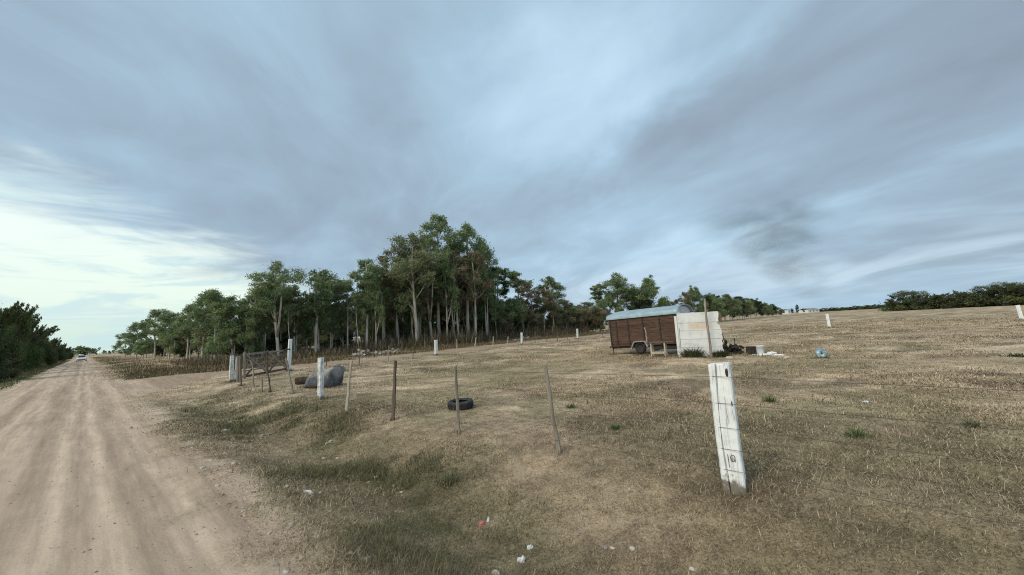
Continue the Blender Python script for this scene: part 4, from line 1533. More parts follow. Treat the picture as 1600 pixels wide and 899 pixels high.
def slab_panel():
    a, b = G(1061, 558), G(1132, 556.8)
    v = b - a
    v.z = 0
    W, yaw = v.length, math.atan2(v.y, v.x)
    H = top_at(a, 1059, 490).z - a.z
    root = empty('slab_wall', a, (0, math.radians(.6), yaw), 'white wall of stacked concrete slabs with a broken right edge beside the trailer', 'wall')
    cuts = [0, .235, .41, .605, .79, 1.0]
    m, t, bs = material('whitewashed_concrete', .9, .15)
    co = t.n('ShaderNodeTexCoord').outputs['Object']
    f = t.noise(co, 3, 6, .65, .3)
    f2 = t.noise(co, 38, 4, .6)
    c = t.ramp(f, [(.3, (.50, .51, .51)), (.5, (.64, .66, .67)), (.75, (.74, .76, .77))])
    sp = t.n('ShaderNodeSeparateXYZ')
    t.l(co, sp.inputs[0])
    sx = t.m('MULTIPLY', t.sstep(sp.outputs[0], .45, .62), t.sstep(sp.outputs[0], 1.65, 1.2))
    sz = t.m('MULTIPLY', t.sstep(sp.outputs[2], H * .60, H * .65), t.sstep(sp.outputs[2], H * .78, H * .74))
    st = t.m('MULTIPLY', t.m('MULTIPLY', sx, sz), t.sstep(f, .35, .6, .4, 1.0))
    c = t.mix(st, c, (.60, .47, .36))
    c = t.mix(t.sstep(f2, .62, .74, 0, .35), c, (.32, .31, .29))
    t.l(c, bs.inputs['Base Color'])
    bump(t, bs, f2, .25, .008)
    rt = [(W - .10, W - .10), (W - .16, W - .03), (W - .02, W + .01), (W + .01, W - .06), (W - .03, W + .02)]
    for k in range(5):
        z1_, z0_ = H * (1 - cuts[k]), H * (1 - cuts[k + 1]) + .014
        xr1, xr0 = rt[k]
        y = [.0, .006, -.004, .004, -.003][k]
        bm = bmesh.new()
        pts = [(.06, z0_), (xr0, z0_)] + [(xr0 + (xr1 - xr0) * q + random.uniform(-.03, .03), z0_ + (z1_ - z0_) * q) for q in (.2, .4, .6, .8)] + [(xr1, z1_), (.06, z1_)]
        fr = [bm.verts.new((x, y - .025, z)) for x, z in pts]
        bk = [bm.verts.new((x, y + .025, z)) for x, z in pts]
        bm.faces.new(fr)
        bm.faces.new(bk[::-1])
        for i in range(len(pts)):
            bm.faces.new((fr[i], bk[i], bk[(i + 1) % len(pts)], fr[(i + 1) % len(pts)]))
        from_bm('slab', bm, m, root)
    bm = bmesh.new()
    add_box(bm, (0, -.012, H * .47), (.11, .10, H * .94), rot=Matrix.Rotation(math.radians(-.8), 3, 'Y'), bev=.012)
    po = from_bm('slab_post', bm, m, root)
    bm = bmesh.new()
    add_box(bm, (.115, -.032, H * .36), (.012, .012, H * .62))
    from_bm('crack_strip', bm, MAT_RIB, root)
    bm = bmesh.new()
    add_box(bm, (W - .02, .05, H * .87), (.10, .05, H * .2), bev=.008, jit=.01)
    from_bm('corner_block', bm, MAT_DARKWOOD, root)
    bm = bmesh.new()
    add_tube(bm, [(W - .02, -.02, H * .50), (W + .03, -.05, H * .45), (W + .02, -.05, H * .38), (W - .03, -.04, H * .33)], .018, 6)
    from_bm('wire_loop', bm, MAT_RIB, root)
    return a, b, yaw


SA, SB, SYAW = slab_panel()

# leaning pole in front of the slabs
pb = G(1111.5, 559.5)
pt = top_at(pb, 1100.5, 467)
bm = bmesh.new()
v = pt - pb
side = Vector((1, 0, 0))
add_tube(bm, [-v.normalized() * .1] + [v * q + side * .015 * math.sin(q * 7) for q in (0, .2, .4, .6, .8, 1.0)], [.055, .055, .052, .05, .047, .044, .036], 9)
add_tube(bm, [v * .78, v * .80 + Vector((.11, -.03, .03))], [.03, .025], 6)
o = from_bm('wooden_pole', bm, MAT_GREYWOOD, loc=pb, smoothed=True)
tag(o, 'long grey wooden pole leaning in front of the white slab wall', 'pole')


def along(px, py, dz=0):
    p = G(px, py)
    p.z += dz
    return p


# table beside the wheel
def table():
    a, b = G(1017.5, 558), G(1041, 558)
    v = b - a
    yaw = math.atan2(v.y, v.x)
    W = v.length
    root = empty('work_table', a, (0, 0, yaw), 'rough wooden table standing against the trailer beside its wheel', 'table')
    H = top_at(a, 1017, 535).z - a.z
    bm = bmesh.new()
    add_box(bm, (W / 2 + .12, .25, H - .02), (W + .55, .62, .04), bev=.006)
    from_bm('table_top', bm, MAT_DARKWOOD, root)
    for x in (.03, W - .03):
        for y in (.0, .48):
            bm = bmesh.new()
            add_box(bm, (x, y, (H - .045) / 2), (.07, .06, H - .045), bev=.006)
            from_bm('leg', bm, MAT_PALEWOOD, root)
    for y in (-.04, .44):
        bm = bmesh.new()
        add_box(bm, (W / 2, y + .004, .19), (W - .02, .022, .10), bev=.005)
        from_bm('stretcher', bm, MAT_PALEWOOD, root)
    return a, yaw, H, W


ta, tyaw, tH, tW = table()
bm = bmesh.new()
add_tube(bm, [(0, 0, 0), (.015, 0, .25), (-.03, 0, .30), (0, 0, .34), (-.01, 0, .58), (-.05, 0, .68), (-.06, 0, .72)], [.022, .02, .028, .022, .02, .02, .018], 7)
o = from_bm('bent_pipe', bm, MAT_PALEWOOD, loc=ta + Vector((math.cos(tyaw) * -.08, math.sin(tyaw) * -.08 + .2, tH)))
o.rotation_euler = (0, 0, tyaw)
tag(o, 'thin pale bent stick standing upright at the left end of the table', 'stick')

# pale plank at the foot of the slabs
p0, p1 = G(1093, 557.5), G(1119, 557)
v = p1 - p0
bm = bmesh.new()
add_box(bm, (v.length / 2, 0, .05), (v.length, .14, .10), bev=.01, jit=.008)
o = from_bm('fallen_plank', bm, MAT_WHITEWALL, loc=p0)
o.rotation_euler = (0, 0, math.atan2(v.y, v.x))
tag(o, 'pale plank lying at the foot of the white slab wall', 'plank')


# ---- bushes and tufts
def tuft(pos, R, H, n, cols, label, group, name='grass_tuft', cat='grass tuft', wd=.006, seed=0):
    r = np.random.default_rng(seed + 900)
    global rng
    keep = rng
    rng = r
    bx, by = pos.x + r.normal(0, R * .45, n), pos.y + r.normal(0, R * .45, n)
    az = np.arctan2(bx - pos.x, by - pos.y) + r.normal(0, .5, n)
    tilt = np.clip(.15 + np.hypot(bx - pos.x, by - pos.y) / R * .6 + r.normal(0, .15, n), 0, 1.4)
    col = np.asarray(cols)[r.integers(0, len(cols), n)] * r.uniform(.6, 1.4, (n, 1))
    o = blades(name, bx, by, H * r.uniform(.5, 1.1, n), wd * r.uniform(.7, 1.4, n), tilt, col, az, MAT_BLADE)
    o.data.transform(Matrix.Translation(-pos))
    o.location = pos
    rng = keep
    tag(o, label, cat, group)


GRN = [[.055, .11, .035], [.07, .13, .04], [.09, .13, .05]]
for i, (px, py, R, H, lab) in enumerate([
        (963, 671, .10, .13, 'bright green grass tuft in the dry field, left of the large white post'),
        (892, 638, .10, .15, 'small green tuft right of the leaning grey stake'),
        (1202, 628, .12, .22, 'green tuft in the dry field just right of the large white post'),
        (1339, 683, .15, .19, 'widest green tuft in the dry field on the right'),
        (1520, 667, .12, .11, 'low dull green tuft far right in the field'),
        (1594, 557, .45, .16, 'low green patch of weeds at the right edge of the field'),
        (700, 757, .16, .16, 'green tuft in the ditch above the piece of red litter'),
        (378, 655, .25, .16, 'dark green tuft in the ditch left of the white post'),
        (462, 658, .2, .12, 'dark green tuft below the white post by the bag')]):
    tuft(G(px, py), R, H * .85, 150, GRN if i < 4 else [[.05, .075, .03], [.065, .085, .035]], lab, 'green tufts in the dry grass', seed=i, wd=.006 if py > 600 else .02)
for i, (px, py, R, H, lab) in enumerate([(1082, 558.5, .42, .55, 'green bush of weeds at the foot of the slab wall'),
                                         (1126, 557.5, .3, .38, 'green weeds at the right foot of the slab wall')]):
    tuft(G(px, py), R, H, 420, [[.07, .10, .04], [.09, .11, .05], [.13, .125, .065]], lab, 'weeds at the slab wall', 'weed_clump', 'weeds', .03, 40 + i)

# ---- rubbish right of the slabs
MAT_STRAWB = noisy('bare_board', [(.3, (.42, .36, .27)), (.7, (.62, .55, .43))], 10, (.2, 1, 1))
def junk():
    b = G(1142, 552.5)
    root = empty('old_bench', b, (0, 0, SYAW + .1), 'makeshift pale wooden bench with an upright stick right of the slab wall', 'bench')
    s = b.length / 20.0
    H = top_at(b, 1142, 528).z - b.z
    bm = bmesh.new()
    add_box(bm, (.02, .1, H), (.50 * s, .26, .035), bev=.005)
    from_bm('seat', bm, MAT_STRAWB, root)
    bm = bmesh.new()
    add_box(bm, (.02, .12, H * .72), (.46 * s, .04, .06), bev=.005)
    from_bm('crossbar', bm, MAT_STRAWB, root)
    for x in (-.16, .2):
        bm = bmesh.new()
        add_box(bm, (x * s, .12, H / 2 - .02), (.05, .05, H - .04))
        from_bm('leg', bm, MAT_DARKWOOD, root)
    bm = bmesh.new()
    add_tube(bm, [(-.01, -.06, 0), (.0, -.06, H * .7), (-.01, -.06, H + .12), (.03, -.06, H + .16)], .02, 6)
    from_bm('upright_stick', bm, MAT_STRAWB, root)


junk()
MAT_SOOT = noisy('sooty_iron', [(.3, (.012, .011, .010)), (.7, (.05, .045, .04))], 10, rough=.8)
for i, (px, py, R, lab) in enumerate([(1138, 553.5, .34, 'dark burnt heap of scrap beside the slab wall'), (1148, 553.5, .34, 'dark scrap heap under the makeshift bench')]):
    p = G(px, py)
    bm = bmesh.new()
    rd = random.Random(i)
    for k_ in range(26):
        c = Vector((rd.gauss(0, R * .5), rd.gauss(0, R * .35), abs(rd.gauss(.18, .16)) + .02))
        add_box(bm, c, (rd.uniform(.05, .34), rd.uniform(.03, .12), rd.uniform(.02, .16)), rot=Matrix.Rotation(rd.uniform(0, 6), 3, Vector((rd.random(), rd.random(), rd.random() + .1)).normalized()), jit=.01)
    o = from_bm('scrap_heap', bm, MAT_SOOT, loc=p)
    tag(o, lab, 'scrap heap', 'scrap heaps beside the slab wall')
# dark crate and white bucket
p = G(1176, 553.5)
root = empty('crate', p, (0, 0, SYAW), 'dark open crate lying in the grass left of the white bucket', 'crate')
W_, D_, H_ = .46, .34, .33
for nm, c, s in (('bottom', (0, 0, .012), (W_, D_, .02)), ('side_panel', (0, D_ / 2, H_ / 2), (W_, .02, H_)), ('side_panel', (-W_ / 2, 0, H_ / 2), (.02, D_ - .03, H_)), ('side_panel', (W_ / 2, 0, H_ / 2), (.02, D_ - .03, H_)), ('side_panel', (0, -D_ / 2, H_ * .42), (W_, .02, H_ * .84))):
    bm = bmesh.new()
    add_box(bm, c, s, bev=.003)
    from_bm(nm, bm, MAT_SOOT if nm != 'bottom' else MAT_DARKWOOD, root)
p = G(1189, 554)
bm = bmesh.new()
add_lathe(bm, [(.001, 0), (.135, 0), (.15, .05), (.165, .34), (.178, .345), (.178, .37), (.158, .37), (.14, .05), (.001, .03)], 24)
bmesh.ops.recalc_face_normals(bm, faces=bm.faces)
MAT_PLASTIC = noisy('white_plastic', [(.3, (.58, .60, .62)), (.7, (.76, .78, .79))], 5, rough=.45, spec=.4)
o = from_bm('bucket', bm, MAT_PLASTIC, loc=p, smoothed=True)
tag(o, 'white plastic bucket standing right of the dark crate', 'bucket')


def crumple(name, pos, sx, sy, sz, mat, label, cat, seed, group=None, yaw=0):
    """flattened crumpled sheet with thickness"""
    bm = bmesh.new()
    bmesh.ops.create_icosphere(bm, subdivisions=3, radius=1)
    for v_ in bm.verts:
        q = mnoise.noise(v_.co * 1.7 + Vector((seed * 3.1, 0, 0)))
        q2 = mnoise.noise(v_.co * 4.5 + Vector((0, seed * 1.7, 0)))
        v_.co = Vector((v_.co.x * sx * (1 + .5 * q), v_.co.y * sy * (1 + .5 * q), max(-.1, v_.co.z) * sz * (1 + .7 * q2 + .4 * q)))
    o = from_bm(name, bm, mat, loc=pos)
    o.rotation_euler = (0, 0, yaw)
    tag(o, label, cat, group)
    return o


crumple('rag', G(1190, 555), .38, .10, .05, MAT_PLASTIC, 'white strip of rag lying in front of the crate', 'rag', 1, 'white rags on the ground right of the slab wall', SYAW)
crumple('rag', G(1206, 554), .22, .12, .11, MAT_PLASTIC, 'crumpled white rag right of the bucket', 'rag', 2, 'white rags on the ground right of the slab wall', SYAW)
crumple('rag', G(1217, 555.5), .22, .08, .05, MAT_PLASTIC, 'flat white rag end, rightmost of the rags', 'rag', 3, 'white rags on the ground right of the slab wall', SYAW)
MAT_STONE = noisy('pale_stone', [(.3, (.34, .31, .26)), (.7, (.58, .54, .47))], 9, bmp=.3)
MAT_STONE2 = noisy('grey_stone', [(.3, (.17, .15, .13)), (.7, (.34, .30, .26))], 9, bmp=.3)


def stone_mesh(seed, mat):
    bm = bmesh.new()
    bmesh.ops.create_icosphere(bm, subdivisions=2, radius=1)
    for v_ in bm.verts:
        q = mnoise.noise(v_.co * 1.1 + Vector((seed * 5.3, 1, 0)))
        q2 = mnoise.noise(v_.co * 2.6 + Vector((0, seed * 2.7, 0)))
        v_.co *= 1 + .45 * q + .18 * q2
        v_.co.z *= .62
    me = bpy.data.meshes.new('stone')
    bm.to_mesh(me)
    bm.free()
    me.materials.append(mat)
    return me


stones = [stone_mesh(i, MAT_STONE if i < 5 else MAT_STONE2) for i in range(8)]


def stone(px, py, rpx, label, group, k_):
    p = G(px, py)
    d = math.hypot(p.x, p.y)
    r = rpx * d / FOC
    o = bpy.data.objects.new('stone', stones[k_ % 8])
    COL.objects.link(o)
    o.location = p + Vector((0, 0, r * .15))
    o.scale = (r * random.uniform(.8, 1.3), r * random.uniform(.7, 1.1), r * random.uniform(.7, 1.1))
    o.rotation_euler = (0, 0, random.uniform(0, 6))
    tag(o, label, 'stone', group)


stone(1140, 560, 4, 'pale stone in front of the right end of the slab wall', 'stones near the trailer', 1)
stone(1230, 560, 4, 'flat pale stone between the rags and the blue jug', 'stones near the trailer', 2)
ST = 'loose pale stones along the verge'
spots = [(500, 771, 4), (486, 772, 4.5), (478, 770, 4), (495, 840, 6, 'largest pale stone on the bare edge of the road'), (549, 866, 5), (560, 862, 5), (572, 875, 8, 'long flat pale stone in the cluster of stones below the ditch'), (530, 874, 5), (616, 876, 5),
         (511, 694, 4), (516, 691, 4), (506, 717, 4), (527, 717, 4), (518, 731, 5), (545, 745, 3), (567, 740, 4), (589, 746, 5), (575, 755, 4), (627, 770, 4), (615, 760, 4), (597, 754, 3),
         (410, 681, 4), (420, 680, 4), (408, 684, 3), (360, 661, 4), (350, 675, 6, 'grey stone in the green ditch below the gate'), (447, 761, 5), (365, 725, 5), (316, 732, 4), (457, 797, 4),
         (903, 836, 6, 'pale stone in the grass below the leaning grey stake'), (946, 856, 6), (957, 857, 4), (988, 858, 6, 'rounded pale stone right of a pair of smaller ones'), (1081, 890, 6, 'pale stone at the bottom edge below the large white post'), (774, 897, 8, 'pale stone cut by the bottom edge of the picture'),
         (447, 895, 5), (430, 885, 5), (508, 890, 4), (470, 805, 4), (455, 820, 3), (515, 800, 3), (540, 830, 3), (585, 850, 4), (625, 850, 4), (630, 800, 3), (560, 800, 3), (395, 770, 4), (340, 760, 4), (380, 800, 4), (420, 835, 4), (300, 700, 3), (330, 720, 3), (280, 660, 3),
         (1352, 630, 3), (1505, 677, 4), (1480, 594, 3), (870, 618, 2), (600, 610, 2), (578, 596, 2), (590, 593, 2), (563, 595, 2), (692, 652, 2)]
for i, s_ in enumerate(spots):
    stone(s_[0], s_[1], s_[2] * .75, s_[3] if len(s_) > 3 else 'small pale stone lying loose among others in the dry grass', ST, i)

# pebbles pressed into the road
def gravel():
    N = 24000
    n = np.where(rng.random(N) < .5, rng.normal(1.0, .55, N), rng.uniform(-2.8, 1.3, N))
    t = -4 + 34 * rng.random(N) ** 1.6
    x, y = xy(n, t)
    r = rng.lognormal(math.log(.0055), .5, N) * (1 + .015 * np.hypot(x, y))
    base = np.array([[1, 0, 0], [0, 1, 0], [-1, 0, 0], [0, -1, 0], [0, 0, .8]])
    a = rng.uniform(0, 6.28, N)
    ca, sa = np.cos(a), np.sin(a)
    sc = rng.uniform(.6, 1.4, (N, 5, 1))
    b = base[None] * sc * r[:, None, None]
    co = np.stack([b[..., 0] * ca[:, None] - b[..., 1] * sa[:, None] + x[:, None], b[..., 0] * sa[:, None] + b[..., 1] * ca[:, None] + y[:, None], b[..., 2] + (height(x, y) + .003)[:, None]], -1).reshape(-1, 3)
    kx = np.arange(N)[:, None] * 5
    loops = np.concatenate([kx + np.array([[q, (q + 1) % 4, 4]]) for q in range(4)], 1).ravel()
    pal = np.array([[.48, .40, .32], [.30, .24, .185], [.40, .33, .26], [.20, .16, .125]])
    col = np.repeat(pal[rng.integers(0, 4, N)] * rng.uniform(.8, 1.2, (N, 1)), 5, 0)
    o = link('gravel', np_mesh('gravel', co, np.full(N * 4, 3), loops, col), attr_mat('pebble', .9, .2))
    tag(o, 'small pebbles and clods scattered on the dirt road', 'gravel', kind='stuff')


gravel()


MAT_RUBBLE = noisy('broken_masonry', [(.3, (.14, .125, .10)), (.5, (.24, .215, .18)), (.72, (.40, .37, .32))], 3, bmp=.3)


# rubble heap between track and trees
def rubble(name, x0, x1, dt, N, seed, label, hmax, light=1.0):
    r = np.random.default_rng(seed)
    bm = bmesh.new()
    for i in range(N):
        px = r.uniform(x0, x1)
        p = at_t(px, dt + r.normal(0, .8))
        s = r.uniform(.08, .30)
        hgt = abs(r.normal(0, hmax * .3)) * math.sin(math.pi * (px - x0) / (x1 - x0))
        add_box(bm, p + Vector((0, 0, s * .3 + hgt)), (s * r.uniform(.8, 1.8), s, s * r.uniform(.4, .9)), rot=Matrix.Rotation(r.uniform(0, 6), 3, Vector((r.normal(), r.normal(), r.normal())).normalized()), jit=s * .18)
    o = from_bm(name, bm, MAT_RUBBLE)
    tag(o, label, 'rubble', 'rubble heaps beside the track', 'stuff')


rubble('rubble', 548, 600, 38.2, 90, 1, 'pale heap of rubble on the far side of the track above the stakes', .6)
rubble('rubble', 596, 625, 38.6, 30, 2, 'low spread of pale rubble right of the larger heap', .2)
rubble('rubble', 800, 850, 41, 50, 3, 'pale heap of rubble by the middle white track post', .6)
rubble('rubble', 925, 948, 44, 40, 4, 'pale rubble at the left end of the trailer beyond the track', .7)

FRINGE = [(big_b, .16, 90, .11), (p500b, .18, 90, .13), (gp_b, .25, 80, .16), (gp_far, .25, 60, .2), (G(720, 641), .33, 120, .10), (G(505, 606), .7, 160, .14), (G(530, 606), .3, 80, .12), (G(475, 606), .3, 80, .14),
          (G(1004, 556), .4, 90, .18), (G(958, 555), .3, 50, .2), (G(1040, 557), .5, 80, .2), (G(1017, 558), .3, 50, .16), (G(1041, 558), .3, 50, .16), (G(1150, 556), .8, 150, .2), (G(1180, 556), .5, 90, .2), (G(1283, 560), .3, 60, .14), (G(1100, 558), .9, 160, .2)]
FRINGE += [(G(*q[0]), .10, 40, .11) for q in near_stakes] + [(p_, .3, 40, .2) for p_ in tp_pts]


def fringe():  # longer grass added round the bases to give them contact shade
    X, Y, Hh, Wd = [], [], [], []
    for p_, R_, n_, h_ in FRINGE:
        X.append(p_.x + rng.normal(0, R_ * .6, n_))
        Y.append(p_.y + rng.normal(0, R_ * .6, n_))
        Hh.append(h_ * rng.uniform(.4, 1.2, n_))
        Wd.append(np.full(n_, max(.003, .0009 * math.hypot(p_.x, p_.y))))
    X, Y, Hh, Wd = map(np.concatenate, (X, Y, Hh, Wd))
    pal = np.array([[.42, .33, .22], [.25, .19, .125], [.13, .10, .065], [.10, .115, .05], [.15, .14, .07]])
    col = pal[rng.integers(0, 5, len(X))] * rng.uniform(.7, 1.3, (len(X), 1))
    o_ = blades('grass', X, Y, Hh, Wd, np.clip(rng.normal(.5, .3, len(X)), 0, 1.3), col, mat=MAT_BLADE)
    tag(o_, 'longer dry grass added for contact shade round the feet of posts, stakes and other things', 'grass', kind='stuff')


fringe()

# ------------------------------------------------------------------ bag, log, tyre, jug, litter
def big_bag():
    a, b = G(474, 606), G(526, 604)
    v = b - a
    v.z = 0
    L, yaw = v.length, math.atan2(v.y, v.x)
    root = empty('bulk_bag', a, (0, 0, yaw), 'large dark plastic bag lying full and tied at its left end', 'bag')
    prof = [(0, .03, .05), (.04, .06, .10), (.09, .05, .08), (.15, .16, .20), (.22, .27, .36), (.31, .36, .54), (.40, .41, .67), (.50, .43, .75), (.62, .44, .79), (.74, .45, .80), (.86, .45, .84), (.94, .44, .92), (.975, .42, .92), (.995, .37, .84)]
    kz = (top_at(a, 528, 569).z - a.z) / .93
    seg = 40
    bm = bmesh.new()
    rings = []
    for i, (q, hw, hh) in enumerate(prof):
        ring = []
        for k_ in range(seg):
            an = 2 * math.pi * k_ / seg
            c, s = math.cos(an), math.sin(an)
            y = hw * math.copysign(abs(c) ** .75, c)
            z = hh * kz * (.5 + .5 * math.copysign(abs(s) ** .72, s))
            w = mnoise.noise(Vector((q * 6, y * 5, z * 5))) * .05 + mnoise.noise(Vector((q * 3, an * 4, 2))) * .03
            ring.append(bm.verts.new((q * L + w * .6 + .05 * (z / kz) * (q > .8), y * (1 + w), max(0, z * (1 + w * 1.2)))))
        rings.append(ring)
    for r0, r1 in zip(rings, rings[1:]):
        for k_ in range(seg):
            bm.faces.new((r0[k_], r0[(k_ + 1) % seg], r1[(k_ + 1) % seg], r1[k_]))
    bm.faces.new(rings[0][::-1])
    bm.faces.new(rings[-1])
    bmesh.ops.recalc_face_normals(bm, faces=bm.faces)
    m, t, bs = material('dusty_dark_plastic', .55, .4)
    co = t.n('ShaderNodeTexCoord').outputs['Object']
    f = t.noise(co, 3.0, 6, .65, .8)
    mp = t.n('ShaderNodeMapping')
    mp.inputs['Scale'].default_value = (6, 1, 1)
    t.l(co, mp.inputs[0])
    fold = t.noise(mp.outputs[0], 4, 5, .6, .6)
    sp = t.n('ShaderNodeSeparateXYZ')
    t.l(co, sp.inputs[0])
    dust = t.sstep(t.m('ADD', sp.outputs[2], t.m('MULTIPLY', t.m('SUBTRACT', f, .5), .9)), .28, .80)
    c = t.mix(dust, t.ramp(f, [(.35, (.045, .054, .075)), (.65, (.15, .165, .19))]), (.44, .40, .345))
    c = t.mix(t.sstep(fold, .58, .72, 0, .5), c, (.30, .29, .27))
    t.l(c, bs.inputs['Base Color'])
    bump(t, bs, fold, .9, .08)
    from_bm('bag_body', bm, m, root, smoothed=True)
    # pale torn liner at the upper right rim
    bm = bmesh.new()
    inner, outer = [], []
    for k_ in range(18):
        an = math.radians(8 + 105 * k_ / 17)
        y, z = .43 * math.cos(an), .93 * kz * (.5 + .5 * math.sin(an) ** .8)
        w = mnoise.noise(Vector((an * 4, 0, 3))) * .06
        inner.append((L * .84 + .03 + w * 2, y * 1.02, z * .97 + .02))
        outer.append((L * 1.03 + w + .05, y * 1.06 - .02, z * 1.02 + w * .8 + .03))
    A_ = [bm.verts.new(p) for p in inner]
    B_ = [bm.verts.new(p) for p in outer]
    for k_ in range(17):
        bm.faces.new((A_[k_], A_[k_ + 1], B_[k_ + 1], B_[k_]))
    r_ = bmesh.ops.solidify(bm, geom=bm.faces[:], thickness=.02)
    from_bm('torn_liner', bm, MAT_WHITEWALL, root, smoothed=True)
    bm = bmesh.new()
    add_lathe(bm, [(.055, -.02), (.075, 0), (.055, .02)], 12, Matrix.Translation((L * .09, 0, .05)) @ Matrix.Rotation(math.pi / 2, 4, 'Y'))
    from_bm('tie_cord', bm, MAT_PALEWOOD, root)


big_bag()
p0, p1 = G(463, 601), G(490, 599)
v = p1 - p0
bm = bmesh.new()
add_tube(bm, [Vector((0, 0, .14)), v * .3 + Vector((0, 0, .15)), v * .7 + Vector((0, 0, .14)), v + Vector((0, 0, .12))], [.14, .15, .14, .12], 12)
MAT_BURNT = noisy('burnt_wood', [(.3, (.018, .014, .012)), (.7, (.085, .06, .045))], 8, bmp=.5)
o = from_bm('log', bm, MAT_BURNT, loc=p0)
tag(o, 'dark short log lying behind the tied end of the bag', 'log')

tp_ = G(720, 638)
d_ = math.hypot(tp_.x, tp_.y)
R_ = 19.0 * d_ / FOC
tyre = empty('discarded_tyre', tp_ + Vector((0, 0, -.01)), (math.radians(2), math.radians(-2), .3), 'old black car tyre lying flat in the dry grass', 'tyre')
bm = bmesh.new()
h = .185
prof = [(.60, .02), (.80, .0), (.93, .012), (.985, .045), (1.0, .075), (1.0, .115), (.985, .15), (.93, .178), (.80, .185), (.62, .17), (.60, .15), (.78, .14), (.92, .10), (.78, .05), (.60, .04)]
add_lathe(bm, [(r * R_, z) for r, z in prof], 48)
bmesh.ops.recalc_face_normals(bm, faces=bm.faces)
from_bm('tyre_casing', bm, MAT_DUSTY, tyre, smoothed=True)
bm = bmesh.new()
for k_ in range(44):
    a_ = 2 * math.pi * k_ / 44
    for z_, s_ in ((.07, .35), (.12, -.35)):
        add_box(bm, (math.cos(a_) * R_ * 1.0, math.sin(a_) * R_ * 1.0, z_), (.014, .026, .042), rot=Matrix.Rotation(a_, 3, 'Z') @ Matrix.Rotation(s_, 3, 'X'))
from_bm('tread', bm, MAT_RUBBER, tyre)

# blue jug lying in the field
p = G(1283.5, 559)
d_ = math.hypot(p.x, p.y)
r_ = 5.6 * d_ / FOC
m, t, bs = material('blue_plastic', .35, .5)
f = t.noise(t.n('ShaderNodeTexCoord').outputs['Object'], 9, 4, .6)
t.l(t.ramp(f, [(.35, (.10, .19, .25)), (.5, (.24, .36, .42)), (.65, (.42, .52, .55))]), bs.inputs['Base Color'])
face = math.atan2(-p.y, -p.x)
jug = empty('water_jug', p + Vector((0, 0, r_)), (0, 0, face + .15), 'crumpled light blue water jug lying in the field with its base towards the viewer', 'jug')
bm = bmesh.new()
M = Matrix.Rotation(-math.pi / 2, 4, 'Y') @ Matrix.Translation((0, 0, -.15))
M = Matrix.Rotation(math.pi / 2, 4, 'Y')
add_lathe(bm, [(r_ * .30, .16), (r_ * .34, .185), (r_ * .75, .20), (r_ * .97, .17), (r_, .12), (r_ * .93, .08), (r_, .04), (r_, -.06), (r_ * .93, -.10), (r_ * .7, -.17), (r_ * .25, -.24), (r_ * .22, -.30), (r_ * .001, -.30), (r_ * .001, .16)], 28, M)
for v_ in bm.verts:
    v_.co *= 1 + .30 * mnoise.noise(v_.co * 6) + .12 * mnoise.noise(v_.co * 17)
bmesh.ops.recalc_face_normals(bm, faces=bm.faces)
from_bm('jug_body', bm, m, jug, smoothed=True)
bm = bmesh.new()
add_lathe(bm, [(.001, .0), (r_ * .17, .0), (r_ * .16, .012), (.001, .012)], 16, M @ Matrix.Translation((0, 0, .163)))
bmesh.ops.recalc_face_normals(bm, faces=bm.faces)
from_bm('dark_hollow', bm, MAT_KNOT, jug, smoothed=True)

# litter
m_red, t, bs = material('red_plastic', .5, .4)
f = t.noise(t.n('ShaderNodeTexCoord').outputs['Object'], 30, 4, .6)
t.l(t.ramp(f, [(.35, (.42, .09, .10)), (.6, (.55, .18, .18)), (.75, (.8, .6, .58))]), bs.inputs['Base Color'])
crumple('wrapper', G(753, 821), .036, .022, .032, m_red, 'crumpled red and white wrapper in the grass of the ditch', 'litter', 4)
crumple('plastic_scrap', G(763, 815), .016, .012, .04, MAT_PLASTIC, 'small white plastic scrap right beside the red wrapper', 'litter', 5, 'white plastic scraps in the grass')
crumple('plastic_scrap', G(828, 857), .03, .015, .03, MAT_PLASTIC, 'white plastic scrap above the other one at the bottom of the ditch', 'litter', 6, 'white plastic scraps in the grass')
crumple('plastic_scrap', G(815, 878), .034, .02, .04, MAT_PLASTIC, 'white torn plastic bag scrap near the bottom edge of the picture', 'litter', 7, 'white plastic scraps in the grass')
crumple('paper_scrap', G(480, 770), .05, .03, .03, MAT_PLASTIC, 'white scrap of paper among stones left of the ditch', 'litter', 8, 'white plastic scraps in the grass')
crumple('paper_scrap', G(1352, 629), .05, .03, .03, MAT_PLASTIC, 'white scrap of paper in the dry field right of the large post', 'litter', 9, 'white plastic scraps in the grass')

